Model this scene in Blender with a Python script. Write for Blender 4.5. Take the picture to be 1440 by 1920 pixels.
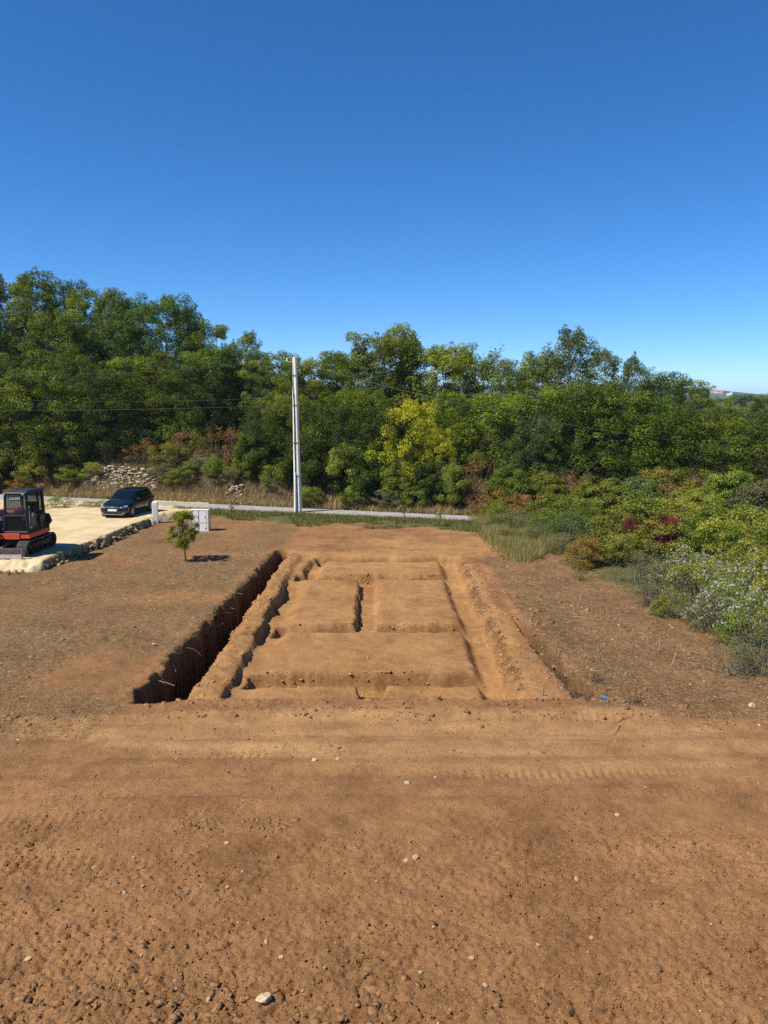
import bpy, math, random
import numpy as np
from mathutils import Vector, Matrix, noise as mnoise

for o in list(bpy.data.objects):
    bpy.data.objects.remove(o)
scene = bpy.context.scene
C = scene.collection
R = math.radians

# ------------------------------------------------------------------ camera
CAM_H = 5.8
cam_d = bpy.data.cameras.new('camera')
cam = bpy.data.objects.new('camera', cam_d)
C.objects.link(cam)
cam.location = (0, 0, CAM_H)
cam.rotation_euler = (R(90 - 8.5), 0, 0)
cam_d.sensor_fit = 'VERTICAL'
cam_d.sensor_height = 24.0
cam_d.sensor_width = 18.0
cam_d.lens = 24.0 * 1442 / 1920
cam_d.clip_start = 0.1
cam_d.clip_end = 9000
scene.camera = cam
scene.render.resolution_x, scene.render.resolution_y = 768, 1024

# ------------------------------------------------------------------ sky, sun, exposure
SUN_EL, SUN_AZ = 52.0, 244.0            # azimuth clockwise from +Y
world = bpy.data.worlds.new('World')
scene.world = world
world.use_nodes = True
wn, wl = world.node_tree.nodes, world.node_tree.links
wn.clear()
sky = wn.new('ShaderNodeTexSky')
sky.sky_type = 'NISHITA'
sky.sun_disc = False
sky.sun_elevation = R(SUN_EL)
sky.sun_rotation = R(SUN_AZ)
sky.altitude = 300
sky.air_density = 0.7
sky.dust_density = 0.0
sky.ozone_density = 10.0
hsv = wn.new('ShaderNodeHueSaturation')
hsv.inputs['Hue'].default_value = 0.499
hsv.inputs['Saturation'].default_value = 1.14
wl.new(sky.outputs[0], hsv.inputs['Color'])
bgn = wn.new('ShaderNodeBackground')
bgn.inputs['Strength'].default_value = 0.12
wl.new(hsv.outputs[0], bgn.inputs['Color'])
wo = wn.new('ShaderNodeOutputWorld')
wl.new(bgn.outputs[0], wo.inputs['Surface'])

sun_d = bpy.data.lights.new('sun', 'SUN')
sun_d.energy = 5.0
sun_d.angle = R(0.5)
sun_d.color = (1.0, 0.955, 0.88)
sun = bpy.data.objects.new('sun', sun_d)
C.objects.link(sun)
sdir = Vector((math.sin(R(SUN_AZ)) * math.cos(R(SUN_EL)), math.cos(R(SUN_AZ)) * math.cos(R(SUN_EL)), math.sin(R(SUN_EL))))
sun.rotation_euler = sdir.to_track_quat('Z', 'Y').to_euler()
sun.location = (-30, -10, 40)

vs = scene.view_settings
vs.view_transform = 'Standard'
vs.look = 'None'
vs.exposure = 0.44
vs.gamma = 1.0
vs.use_curve_mapping = False
scene.cycles.use_denoising = False
scene.cycles.denoiser = 'OPENIMAGEDENOISE'
scene.cycles.denoising_input_passes = 'RGB_ALBEDO_NORMAL'
scene.cycles.denoising_prefilter = 'ACCURATE'
scene.cycles.max_bounces = 6
scene.cycles.diffuse_bounces = 1
scene.cycles.transparent_max_bounces = 8
scene.cycles.volume_bounces = 0

# ------------------------------------------------------------------ helpers
def link(o, parent=None):
    C.objects.link(o)
    if parent is not None:
        o.parent = parent
    return o

def tag(o, label=None, cat=None, group=None, kind=None):
    if label: o['label'] = label
    if cat: o['category'] = cat
    if group: o['group'] = group
    if kind: o['kind'] = kind
    return o

def empty(name, loc=(0, 0, 0), rz=0.0, s=1.0):
    o = bpy.data.objects.new(name, None)
    o.empty_display_size = 0.2
    link(o)
    o.location = loc
    o.rotation_euler = (0, 0, rz)
    o.scale = (s, s, s)
    return o

def mesh_np(name, verts, quads, mat, smooth=False, attrs=None, tris=None):
    """mesh from numpy arrays (all-quad or all-tri) with optional point attributes"""
    faces = quads if tris is None else tris
    n = faces.shape[1]
    me = bpy.data.meshes.new(name)
    me.vertices.add(len(verts))
    me.vertices.foreach_set('co', np.ascontiguousarray(verts, dtype=np.float32).ravel())
    me.loops.add(faces.size)
    me.loops.foreach_set('vertex_index', np.ascontiguousarray(faces, dtype=np.int32).ravel())
    me.polygons.add(len(faces))
    me.polygons.foreach_set('loop_start', np.arange(0, faces.size, n, dtype=np.int32))
    me.polygons.foreach_set('loop_total', np.full(len(faces), n, dtype=np.int32))
    if smooth:
        me.polygons.foreach_set('use_smooth', np.ones(len(faces), dtype=bool))
    for k, v in (attrs or {}).items():
        if v.ndim == 1:
            a = me.attributes.new(k, 'FLOAT', 'POINT')
            a.data.foreach_set('value', v.astype(np.float32))
        else:
            a = me.attributes.new(k, 'FLOAT_COLOR', 'POINT')
            a.data.foreach_set('color', v.astype(np.float32).ravel())
    me.update(calc_edges=True)
    if mat: me.materials.append(mat)
    return me

class MB:
    """collects simple shapes into one mesh"""
    def __init__(s):
        s.v, s.f = [], []
    def add(s, verts, faces):
        b = len(s.v)
        s.v += [tuple(p) for p in verts]
        s.f += [tuple(i + b for i in f) for f in faces]
        return s
    def box(s, x0, x1, y0, y1, z0, z1, c=0.0, M=None):
        """box, edges chamfered by c"""
        c = min(c, 0.45 * min(x1 - x0, y1 - y0, z1 - z0))
        if c <= 0:
            v = [(x, y, z) for z in (z0, z1) for y in (y0, y1) for x in (x0, x1)]
            f = [(0, 2, 3, 1), (4, 5, 7, 6), (0, 1, 5, 4), (2, 6, 7, 3), (0, 4, 6, 2), (1, 3, 7, 5)]
        else:
            v, idx = [], {}
            for k, (X, sx) in enumerate(((x0, 1), (x1, -1))):
                for j, (Y, sy) in enumerate(((y0, 1), (y1, -1))):
                    for i, (Z, sz) in enumerate(((z0, 1), (z1, -1))):
                        for a in range(3):
                            p = [X + sx * c, Y + sy * c, Z + sz * c]
                            p[a] = (X, Y, Z)[a]
                            idx[(k, j, i, a)] = len(v)
                            v.append(tuple(p))
            f = []
            for k in (0, 1): f.append([idx[(k, j, i, 0)] for j, i in ((0, 0), (0, 1), (1, 1), (1, 0))])
            for j in (0, 1): f.append([idx[(k, j, i, 1)] for k, i in ((0, 0), (0, 1), (1, 1), (1, 0))])
            for i in (0, 1): f.append([idx[(k, j, i, 2)] for k, j in ((0, 0), (0, 1), (1, 1), (1, 0))])
            for k in (0, 1):
                for j in (0, 1): f.append([idx[(k, j, 0, 0)], idx[(k, j, 1, 0)], idx[(k, j, 1, 1)], idx[(k, j, 0, 1)]])
                for i in (0, 1): f.append([idx[(k, 0, i, 0)], idx[(k, 1, i, 0)], idx[(k, 1, i, 2)], idx[(k, 0, i, 2)]])
            for j in (0, 1):
                for i in (0, 1): f.append([idx[(0, j, i, 1)], idx[(1, j, i, 1)], idx[(1, j, i, 2)], idx[(0, j, i, 2)]])
            for k in (0, 1):
                for j in (0, 1):
                    for i in (0, 1): f.append([idx[(k, j, i, a)] for a in range(3)])
        if M is not None: v = [M @ Vector(p) for p in v]
        return s.add(v, f)
    def prism(s, prof, x0, x1, axis='x'):
        """closed outline (list of (a,b)) pushed along an axis"""
        n = len(prof)
        def P(a, b, t):
            return {'x': (t, a, b), 'y': (a, t, b), 'z': (a, b, t)}[axis]
        v = [P(a, b, x0) for a, b in prof] + [P(a, b, x1) for a, b in prof]
        f = [(i, (i + 1) % n, n + (i + 1) % n, n + i) for i in range(n)]
        f += [tuple(range(n))[::-1], tuple(range(n, 2 * n))]
        return s.add(v, f)
    def tube(s, pts, rad, n=6, cap=True):
        pts = [Vector(p) for p in pts]
        if not hasattr(rad, '__len__'): rad = [rad] * len(pts)
        b = len(s.v)
        ref = None
        for i, p in enumerate(pts):
            t = (pts[min(i + 1, len(pts) - 1)] - pts[max(i - 1, 0)])
            if t.length < 1e-9: t = Vector((0, 0, 1))
            t.normalize()
            if ref is None:
                ref = t.orthogonal().normalized()
            u = (ref - t * ref.dot(t))
            u = u.normalized() if u.length > 1e-6 else t.orthogonal().normalized()
            ref = u
            w = t.cross(u)
            for k in range(n):
                a = 2 * math.pi * k / n
                s.v.append(tuple(p + (u * math.cos(a) + w * math.sin(a)) * rad[i]))
        for i in range(len(pts) - 1):
            for k in range(n):
                k2 = (k + 1) % n
                s.f.append((b + i * n + k, b + i * n + k2, b + (i + 1) * n + k2, b + (i + 1) * n + k))
        if cap:
            s.f.append(tuple(b + k for k in range(n))[::-1])
            e = b + (len(pts) - 1) * n
            s.f.append(tuple(e + k for k in range(n)))
        return s
    def lathe(s, prof, n=24, axis='x', o=(0, 0, 0), closed=False):
        """profile (t along axis, radius) turned about an axis"""
        b = len(s.v)
        for t, r in prof:
            for k in range(n):
                a = 2 * math.pi * k / n
                p = {'x': (t, r * math.cos(a), r * math.sin(a)), 'y': (r * math.cos(a), t, r * math.sin(a)), 'z': (r * math.cos(a), r * math.sin(a), t)}[axis]
                s.v.append((p[0] + o[0], p[1] + o[1], p[2] + o[2]))
        m = len(prof)
        for i in range(m if closed else m - 1):
            j = (i + 1) % m
            for k in range(n):
                k2 = (k + 1) % n
                s.f.append((b + i * n + k, b + i * n + k2, b + j * n + k2, b + j * n + k))
        if not closed:
            s.f.append(tuple(b + k for k in range(n))[::-1])
            s.f.append(tuple(b + (m - 1) * n + k for k in range(n)))
        return s
    def grid(s, rows):
        b = len(s.v); n = len(rows[0])
        for r in rows: s.v += [tuple(p) for p in r]
        for i in range(len(rows) - 1):
            for k in range(n - 1):
                s.f.append((b + i * n + k, b + i * n + k + 1, b + (i + 1) * n + k + 1, b + (i + 1) * n + k))
        return s
    def mesh(s, name, mat, smooth=False):
        me = bpy.data.meshes.new(name)
        me.from_pydata(s.v, [], s.f)
        me.validate()
        import bmesh
        bm = bmesh.new(); bm.from_mesh(me)
        bmesh.ops.recalc_face_normals(bm, faces=bm.faces)
        if smooth:
            for f in bm.faces: f.smooth = True
            for e in bm.edges:
                if len(e.link_faces) == 2 and e.calc_face_angle(0) > R(35): e.smooth = False
        bm.to_mesh(me); bm.free()
        me.materials.append(mat)
        return me
    def build(s, name, mat, parent=None, smooth=False, loc=None, rot=None):
        o = bpy.data.objects.new(name, s.mesh(name, mat, smooth))
        link(o, parent)
        if loc: o.location = loc
        if rot: o.rotation_euler = rot
        return o

def copy_tree(o, parent=None):
    c = o.copy()
    C.objects.link(c)
    c.parent = parent
    for ch in list(o.children):
        copy_tree(ch, c)
    return c

# ------------------------------------------------------------------ numpy noise
def hash2(ix, iy, seed):
    h = (ix.astype(np.int64) * 374761393 + iy.astype(np.int64) * 668265263 + seed * 1442695041) & 0xffffffff
    h = ((h ^ (h >> 13)) * 1274126177) & 0xffffffff
    h = ((h ^ (h >> 16)) * 2246822519) & 0xffffffff
    return ((h ^ (h >> 15)) & 0xffffff) / float(0xffffff)

def vnoise(x, y, seed=0):
    ix, iy = np.floor(x), np.floor(y)
    fx, fy = x - ix, y - iy
    fx, fy = fx * fx * (3 - 2 * fx), fy * fy * (3 - 2 * fy)
    a, b = hash2(ix, iy, seed), hash2(ix + 1, iy, seed)
    c, d = hash2(ix, iy + 1, seed), hash2(ix + 1, iy + 1, seed)
    return (a + (b - a) * fx) * (1 - fy) + (c + (d - c) * fx) * fy

def fbm(x, y, seed=0, oct=4, gain=0.5):
    s, a, t = 0.0, 1.0, 0.0
    for k in range(oct):
        s = s + a * (vnoise(x * 2 ** k + 17.3 * k, y * 2 ** k - 9.1 * k, seed + k) - 0.5)
        t += a; a *= gain
    return s / t * 2

def lumps(x, y, cell, seed, prob=0.6, rmin=0.2, rmax=0.55):
    """overlapping domes on a jittered lattice: soil clods; height in metres"""
    u, v = x / cell, y / cell
    ix, iy = np.floor(u), np.floor(v)
    out = np.zeros_like(u)
    for dx in (-1, 0, 1):
        for dy in (-1, 0, 1):
            cx, cy = ix + dx, iy + dy
            px = cx + hash2(cx, cy, seed)
            py = cy + hash2(cx, cy, seed + 1)
            q = hash2(cx, cy, seed + 2)
            r = rmin + (rmax - rmin) * hash2(cx, cy, seed + 3) ** 2
            an = hash2(cx, cy, seed + 4) * 6.283
            ddx, ddy = u - px, v - py
            ca, sa = np.cos(an), np.sin(an)
            e1, e2 = ddx * ca + ddy * sa, (ddy * ca - ddx * sa) * 1.45
            d2 = e1 * e1 + e2 * e2
            h = np.sqrt(np.maximum(0, r * r - d2)) * (q < prob)
            out = np.maximum(out, h)
    return out * cell

def sstep(a, b, x):
    t = np.clip((x - a) / (b - a), 0, 1)
    return t * t * (3 - 2 * t)

# ------------------------------------------------------------------ materials
MATS = {}
def mat_base(name):
    m = bpy.data.materials.new(name)
    m.use_nodes = True
    nt = m.node_tree
    nt.nodes.clear()
    out = nt.nodes.new('ShaderNodeOutputMaterial')
    MATS[name] = m
    return m, nt.nodes, nt.links, out

def principled(name, col, rough=0.6, metal=0.0, spec=0.5, noise=0.0, nscale=20.0, bump=0.0, bscale=60.0, coat=0.0, col2=None):
    m, N, L, out = mat_base(name)
    p = N.new('ShaderNodeBsdfPrincipled')
    p.inputs['Roughness'].default_value = rough
    p.inputs['Metallic'].default_value = metal
    p.inputs['Specular IOR Level'].default_value = spec
    p.inputs['Coat Weight'].default_value = coat
    L.new(p.outputs[0], out.inputs['Surface'])
    tc = N.new('ShaderNodeTexCoord')
    if noise > 0 or col2:
        n = N.new('ShaderNodeTexNoise'); n.inputs['Scale'].default_value = nscale; n.inputs['Detail'].default_value = 6
        L.new(tc.outputs['Object'], n.inputs['Vector'])
        r = N.new('ShaderNodeValToRGB')
        c2 = col2 or tuple(max(0, c * (1 - noise)) for c in col)
        r.color_ramp.elements[0].position = 0.35; r.color_ramp.elements[0].color = (*c2, 1)
        r.color_ramp.elements[1].position = 0.65; r.color_ramp.elements[1].color = (*col, 1)
        L.new(n.outputs['Fac'], r.inputs['Fac']); L.new(r.outputs['Color'], p.inputs['Base Color'])
    else:
        p.inputs['Base Color'].default_value = (*col, 1)
    if bump > 0:
        n2 = N.new('ShaderNodeTexNoise'); n2.inputs['Scale'].default_value = bscale; n2.inputs['Detail'].default_value = 5
        L.new(tc.outputs['Object'], n2.inputs['Vector'])
        b = N.new('ShaderNodeBump'); b.inputs['Strength'].default_value = 1.0; b.inputs['Distance'].default_value = bump
        L.new(n2.outputs['Fac'], b.inputs['Height']); L.new(b.outputs[0], p.inputs['Normal'])
    return m

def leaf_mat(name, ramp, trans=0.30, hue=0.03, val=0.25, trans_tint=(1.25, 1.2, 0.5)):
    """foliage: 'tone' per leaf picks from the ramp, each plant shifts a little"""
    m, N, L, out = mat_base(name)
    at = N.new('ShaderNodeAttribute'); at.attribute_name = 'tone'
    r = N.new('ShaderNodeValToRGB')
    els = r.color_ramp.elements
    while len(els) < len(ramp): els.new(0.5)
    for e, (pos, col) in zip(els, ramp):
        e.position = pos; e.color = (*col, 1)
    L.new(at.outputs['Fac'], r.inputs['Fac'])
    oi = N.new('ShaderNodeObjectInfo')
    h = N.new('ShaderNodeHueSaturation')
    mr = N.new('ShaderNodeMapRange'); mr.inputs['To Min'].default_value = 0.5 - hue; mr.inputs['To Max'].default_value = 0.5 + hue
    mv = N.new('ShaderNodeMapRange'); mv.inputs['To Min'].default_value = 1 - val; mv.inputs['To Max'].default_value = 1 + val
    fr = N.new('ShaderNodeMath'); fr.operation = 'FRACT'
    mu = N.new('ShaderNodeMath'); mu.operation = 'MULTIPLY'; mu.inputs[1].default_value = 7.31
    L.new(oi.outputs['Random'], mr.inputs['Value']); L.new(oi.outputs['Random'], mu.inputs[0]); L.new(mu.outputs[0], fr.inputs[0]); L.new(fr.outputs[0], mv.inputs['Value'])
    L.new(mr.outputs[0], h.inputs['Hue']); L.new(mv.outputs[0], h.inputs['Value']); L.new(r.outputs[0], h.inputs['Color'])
    p = N.new('ShaderNodeBsdfPrincipled')
    p.inputs['Roughness'].default_value = 0.55; p.inputs['Specular IOR Level'].default_value = 0.15
    L.new(h.outputs[0], p.inputs['Base Color'])
    tr = N.new('ShaderNodeBsdfTranslucent')
    mx = N.new('ShaderNodeMix'); mx.data_type = 'RGBA'; mx.blend_type = 'MULTIPLY'; mx.inputs[0].default_value = 1.0
    mx.inputs[7].default_value = (*trans_tint, 1)
    L.new(h.outputs[0], mx.inputs[6]); L.new(mx.outputs[2], tr.inputs['Color'])
    ms = N.new('ShaderNodeMixShader'); ms.inputs[0].default_value = trans
    L.new(p.outputs[0], ms.inputs[1]); L.new(tr.outputs[0], ms.inputs[2])
    L.new(ms.outputs[0], out.inputs['Surface'])
    return m

def soil_mat():
    """bare earth: zone/zone2 attributes say which kind of ground lies where"""
    m, N, L, out = mat_base('soil')
    p = N.new('ShaderNodeBsdfPrincipled'); p.inputs['Roughness'].default_value = 0.95; p.inputs['Specular IOR Level'].default_value = 0.08
    L.new(p.outputs[0], out.inputs['Surface'])
    tc = N.new('ShaderNodeTexCoord')
    def noise(scale, detail=6, rough=0.6, sx=1, sy=1):
        n = N.new('ShaderNodeTexNoise'); n.inputs['Scale'].default_value = scale; n.inputs['Detail'].default_value = detail; n.inputs['Roughness'].default_value = rough
        if (sx, sy) != (1, 1):
            mp = N.new('ShaderNodeMapping'); mp.inputs['Scale'].default_value = (sx, sy, 1)
            L.new(tc.outputs['Object'], mp.inputs['Vector']); L.new(mp.outputs[0], n.inputs['Vector'])
        else:
            L.new(tc.outputs['Object'], n.inputs['Vector'])
        return n.outputs['Fac']
    def ramp(fac, *els):
        r = N.new('ShaderNodeValToRGB'); e = r.color_ramp.elements
        while len(e) < len(els): e.new(0.5)
        for q, (pos, col) in zip(e, els): q.position = pos; q.color = (*col, 1)
        L.new(fac, r.inputs['Fac']); return r.outputs['Color']
    def mix(f, a, b, mode='MIX'):
        x = N.new('ShaderNodeMix'); x.data_type = 'RGBA'; x.blend_type = mode
        if isinstance(f, float): x.inputs[0].default_value = f
        else: L.new(f, x.inputs[0])
        if isinstance(a, tuple): x.inputs[6].default_value = (*a, 1)
        else: L.new(a, x.inputs[6])
        if isinstance(b, tuple): x.inputs[7].default_value = (*b, 1)
        else: L.new(b, x.inputs[7])
        return x.outputs[2]
    def attr(nm):
        a = N.new('ShaderNodeAttribute'); a.attribute_name = nm
        s = N.new('ShaderNodeSeparateColor'); L.new(a.outputs['Color'], s.inputs[0]); return s.outputs
    z1, z2 = attr('zone'), attr('zone2')
    big, mid, fine = noise(0.35, 5), noise(3.0, 6), noise(38.0, 4, 0.7)
    streak = noise(1.0, 5, 0.6, 0.35, 2.6)
    grit = noise(120.0, 2, 0.6)
    brown = mix(fine, ramp(mid, (0.3, SOIL_D), (0.7, SOIL_L)), ramp(big, (0.3, SOIL_D), (0.7, SOIL_L)))
    fresh = mix(fine, ramp(mid, (0.3, FRESH_D), (0.7, FRESH_L)), ramp(big, (0.25, FRESH_D), (0.75, FRESH_L)))
    thatch = ramp(noise(22, 6, 0.8), (0.3, THATCH_D), (0.5, THATCH_M), (0.68, THATCH_L))
    mulch = ramp(noise(16, 6, 0.8, 1.0, 1.0), (0.3, MULCH_D), (0.5, MULCH_M), (0.72, MULCH_L))
    dust = mix(0.5, ramp(streak, (0.35, DUST_D), (0.65, DUST_L)), ramp(fine, (0.3, DUST_D), (0.7, DUST_L)))
    litter = ramp(noise(9, 6, 0.75), (0.3, (0.045, 0.028, 0.014)), (0.55, (0.11, 0.072, 0.035)), (0.75, (0.2, 0.15, 0.085)))
    green = ramp(noise(14, 6, 0.75), (0.3, (0.05, 0.06, 0.02)), (0.5, (0.11, 0.105, 0.035)), (0.7, (0.24, 0.2, 0.09)))
    # ragged borders between the kinds of ground
    edge = noise(1.6, 9, 0.75)
    def rag(z, amt=0.7):
        a = N.new('ShaderNodeMath'); a.operation = 'SUBTRACT'; L.new(edge, a.inputs[0]); a.inputs[1].default_value = 0.5
        b = N.new('ShaderNodeMath'); b.operation = 'MULTIPLY_ADD'; b.inputs[1].default_value = amt; L.new(a.outputs[0], b.inputs[0]); L.new(z, b.inputs[2])
        c = N.new('ShaderNodeMapRange'); c.inputs['From Min'].default_value = 0.25; c.inputs['From Max'].default_value = 0.75; L.new(b.outputs[0], c.inputs['Value'])
        return c.outputs[0]
    col = mix(rag(z1[1], 2.2), brown, thatch)
    col = mix(rag(z1[2], 1.6), col, mulch)
    col = mix(rag(z2[0], 1.0), col, dust)
    col = mix(rag(z1[0], 0.5), col, fresh)
    dz = N.new('ShaderNodeAttribute'); dz.attribute_name = 'shade_topsoil'
    col = mix(dz.outputs['Fac'], col, ramp(mid, (0.3, (0.050, 0.028, 0.015)), (0.7, (0.092, 0.050, 0.025))))  # shade of the deep trench put into the soil colour; topsoil strip shares it
    col = mix(rag(z2[1], 0.9), col, green)
    col = mix(rag(z2[2], 0.6), col, litter)
    # pale stone chips in the earth
    vor = N.new('ShaderNodeTexVoronoi'); vor.inputs['Scale'].default_value = 26.0; vor.inputs['Randomness'].default_value = 1.0
    L.new(tc.outputs['Object'], vor.inputs['Vector'])
    chip = N.new('ShaderNodeMapRange'); chip.inputs['From Min'].default_value = 0.16; chip.inputs['From Max'].default_value = 0.10; L.new(vor.outputs['Distance'], chip.inputs['Value'])
    sep = N.new('ShaderNodeSeparateColor'); L.new(vor.outputs['Color'], sep.inputs[0])
    pick = N.new('ShaderNodeMath'); pick.operation = 'GREATER_THAN'; pick.inputs[1].default_value = 0.90; L.new(sep.outputs[0], pick.inputs[0])
    cm = N.new('ShaderNodeMath'); cm.operation = 'MULTIPLY'; L.new(chip.outputs[0], cm.inputs[0]); L.new(pick.outputs[0], cm.inputs[1])
    col = mix(cm.outputs[0], col, CHIP)
    mott = ramp(noise(0.8, 10, 0.76), (0.30, (0.62, 0.60, 0.58)), (0.5, (1.0, 1.0, 1.0)), (0.70, (1.28, 1.27, 1.22)))
    col = mix(1.0, col, mott, 'MULTIPLY')
    g = ramp(grit, (0.25, (0.62, 0.6, 0.58)), (0.75, (1.3, 1.3, 1.3)))
    col = mix(1.0, col, g, 'MULTIPLY')
    L.new(col, p.inputs['Base Color'])
    # crumb relief
    v2 = N.new('ShaderNodeTexVoronoi'); v2.inputs['Scale'].default_value = 42.0; L.new(tc.outputs['Object'], v2.inputs['Vector'])
    inv = N.new('ShaderNodeMath'); inv.operation = 'MULTIPLY'; inv.inputs[0].default_value = 1.3; L.new(noise(30, 5, 0.68), inv.inputs[1])
    ad = N.new('ShaderNodeMath'); ad.operation = 'ADD'; L.new(inv.outputs[0], ad.inputs[0]); L.new(noise(95, 3, 0.6), ad.inputs[1])
    b = N.new('ShaderNodeBump'); b.inputs['Strength'].default_value = 1.0; b.inputs['Distance'].default_value = 0.020
    L.new(ad.outputs[0], b.inputs['Height']); L.new(b.outputs[0], p.inputs['Normal'])
    return m

SOIL_D, SOIL_L = (0.215, 0.102, 0.041), (0.405, 0.212, 0.091)
FRESH_D, FRESH_L = (0.30, 0.146, 0.054), (0.46, 0.250, 0.102)
THATCH_D, THATCH_M, THATCH_L = (0.08, 0.043, 0.020), (0.205, 0.114, 0.052), (0.44, 0.29, 0.145)
MULCH_D, MULCH_M, MULCH_L = (0.085, 0.046, 0.022), (0.225, 0.122, 0.056), (0.46, 0.30, 0.15)
DUST_D, DUST_L = (0.27, 0.136, 0.055), (0.50, 0.285, 0.124)
CHIP = (0.58, 0.44, 0.28)
soil = soil_mat()
def gravel_mat():
    m = principled('pale_gravel', (0.62, 0.49, 0.28), 0.95, spec=0.05, nscale=1.3, bump=0.03, bscale=26, col2=(0.50, 0.37, 0.19))
    N, L = m.node_tree.nodes, m.node_tree.links
    p = next(n for n in N if n.type == 'BSDF_PRINCIPLED')
    src = p.inputs['Base Color'].links[0].from_socket
    at = N.new('ShaderNodeAttribute'); at.attribute_name = 'cut'
    tc = N.new('ShaderNodeTexCoord')
    n = N.new('ShaderNodeTexNoise'); n.inputs['Scale'].default_value = 7; n.inputs['Detail'].default_value = 8; L.new(tc.outputs['Object'], n.inputs['Vector'])
    r = N.new('ShaderNodeValToRGB'); r.color_ramp.elements[0].position = 0.35; r.color_ramp.elements[0].color = (0.14, 0.078, 0.034, 1); r.color_ramp.elements[1].position = 0.68; r.color_ramp.elements[1].color = (0.40, 0.27, 0.13, 1)
    L.new(n.outputs['Fac'], r.inputs['Fac'])
    x = N.new('ShaderNodeMix'); x.data_type = 'RGBA'
    L.new(at.outputs['Fac'], x.inputs[0]); L.new(src, x.inputs[6]); L.new(r.outputs[0], x.inputs[7]); L.new(x.outputs[2], p.inputs['Base Color'])
    return m
gravel = gravel_mat()
rock_m = principled('limestone', (0.50, 0.43, 0.33), 0.9, spec=0.15, nscale=9, bump=0.01, bscale=25, col2=(0.30, 0.24, 0.17))
ochre_rock = principled('ochre_rock', (0.46, 0.33, 0.17), 0.9, spec=0.1, nscale=4, bump=0.015, bscale=22, col2=(0.24, 0.14, 0.07))
pebble_m = principled('pale_pebble', (0.60, 0.47, 0.31), 0.9, spec=0.1, nscale=2.5, bump=0.01, bscale=9, col2=(0.40, 0.26, 0.14))
clod_m = principled('soil_clod', (0.33, 0.18, 0.082), 0.95, spec=0.05, nscale=14, bump=0.02, bscale=55, col2=(0.19, 0.096, 0.041))
roadm = principled('road_chippings', (0.36, 0.335, 0.30), 0.95, spec=0.1, nscale=3, bump=0.01, bscale=40, col2=(0.26, 0.235, 0.205))
concrete = principled('concrete', (0.88, 0.82, 0.70), 0.85, spec=0.2, nscale=3, bump=0.003, bscale=40, col2=(0.80, 0.73, 0.61))
white_pvc = principled('white_plastic', (0.82, 0.80, 0.74), 0.6, nscale=5, col2=(0.74, 0.70, 0.62))
cream = principled('weathered_cream_plastic', (0.78, 0.71, 0.58), 0.7, nscale=6, col2=(0.66, 0.57, 0.44))
black_cable = principled('black_cable', (0.012, 0.012, 0.013), 0.5)
wire_m = principled('grey_wire', (0.22, 0.23, 0.24), 0.45, metal=0.4)
steel = principled('worn_steel', (0.40, 0.36, 0.34), 0.55, metal=0.6, nscale=6, col2=(0.28, 0.22, 0.19))
blade_m = principled('dusty_blade', (0.34, 0.25, 0.22), 0.7, nscale=7, col2=(0.22, 0.16, 0.14))
car_paint = principled('black_car_paint', (0.004, 0.0045, 0.006), 0.18, spec=0.5, coat=0.6)
black_trim = principled('black_trim', (0.012, 0.012, 0.013), 0.55)
mach_black = principled('black_machine_paint', (0.009, 0.009, 0.010), 0.5, spec=0.3, nscale=6, col2=(0.02, 0.019, 0.018))
mach_red = principled('red_machine_paint', (0.70, 0.085, 0.020), 0.4, nscale=5, col2=(0.56, 0.062, 0.018))
rubber = principled('dusty_rubber', (0.030, 0.027, 0.023), 0.85, nscale=5, col2=(0.10, 0.08, 0.06))
tyre_m = principled('tyre_rubber', (0.015, 0.015, 0.015), 0.8)
alloy = principled('alloy_rim', (0.42, 0.42, 0.43), 0.3, metal=0.9)
chrome = principled('chrome', (0.8, 0.8, 0.82), 0.15, metal=1.0)
lamp_glass = principled('lamp_glass', (0.62, 0.64, 0.67), 0.12, metal=0.5)
white_paint = principled('white_lettering', (0.8, 0.8, 0.8), 0.6)
grey_paint = principled('grey_lettering', (0.45, 0.45, 0.46), 0.6)
dark_ink = principled('dark_ink', (0.05, 0.05, 0.06), 0.6)
blue_m = principled('blue_plastic', (0.03, 0.17, 0.36), 0.6)
bark = principled('bark', (0.12, 0.095, 0.072), 0.95, spec=0.1, nscale=9, bump=0.02, bscale=30, col2=(0.05, 0.04, 0.032))
twig_m = principled('grey_twigs', (0.17, 0.145, 0.115), 0.95, spec=0.1)
straw_m = principled('dry_stalk', (0.50, 0.37, 0.22), 0.9, spec=0.1, nscale=4, col2=(0.32, 0.22, 0.12))
root_m = principled('root_bark', (0.26, 0.20, 0.145), 0.95, spec=0.1)
plaster = principled('pale_plaster', (0.72, 0.66, 0.55), 0.9, nscale=3, col2=(0.6, 0.53, 0.42))
roof_m = principled('roof_tiles', (0.42, 0.22, 0.13), 0.9, nscale=4, col2=(0.3, 0.16, 0.1))
village_wall = principled('village_stone', (0.70, 0.52, 0.40), 0.9, nscale=0.3, col2=(0.58, 0.42, 0.32))
chapel_m = principled('chapel_limewash', (0.78, 0.74, 0.68), 0.9)
pane_m = principled('dark_pane', (0.03, 0.035, 0.04), 0.1)
hill_m = principled('far_woods', (0.075, 0.095, 0.045), 0.95, spec=0.05, nscale=0.02, col2=(0.045, 0.062, 0.03))
seat_m = principled('seat_cloth', (0.05, 0.05, 0.055), 0.9)

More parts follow.
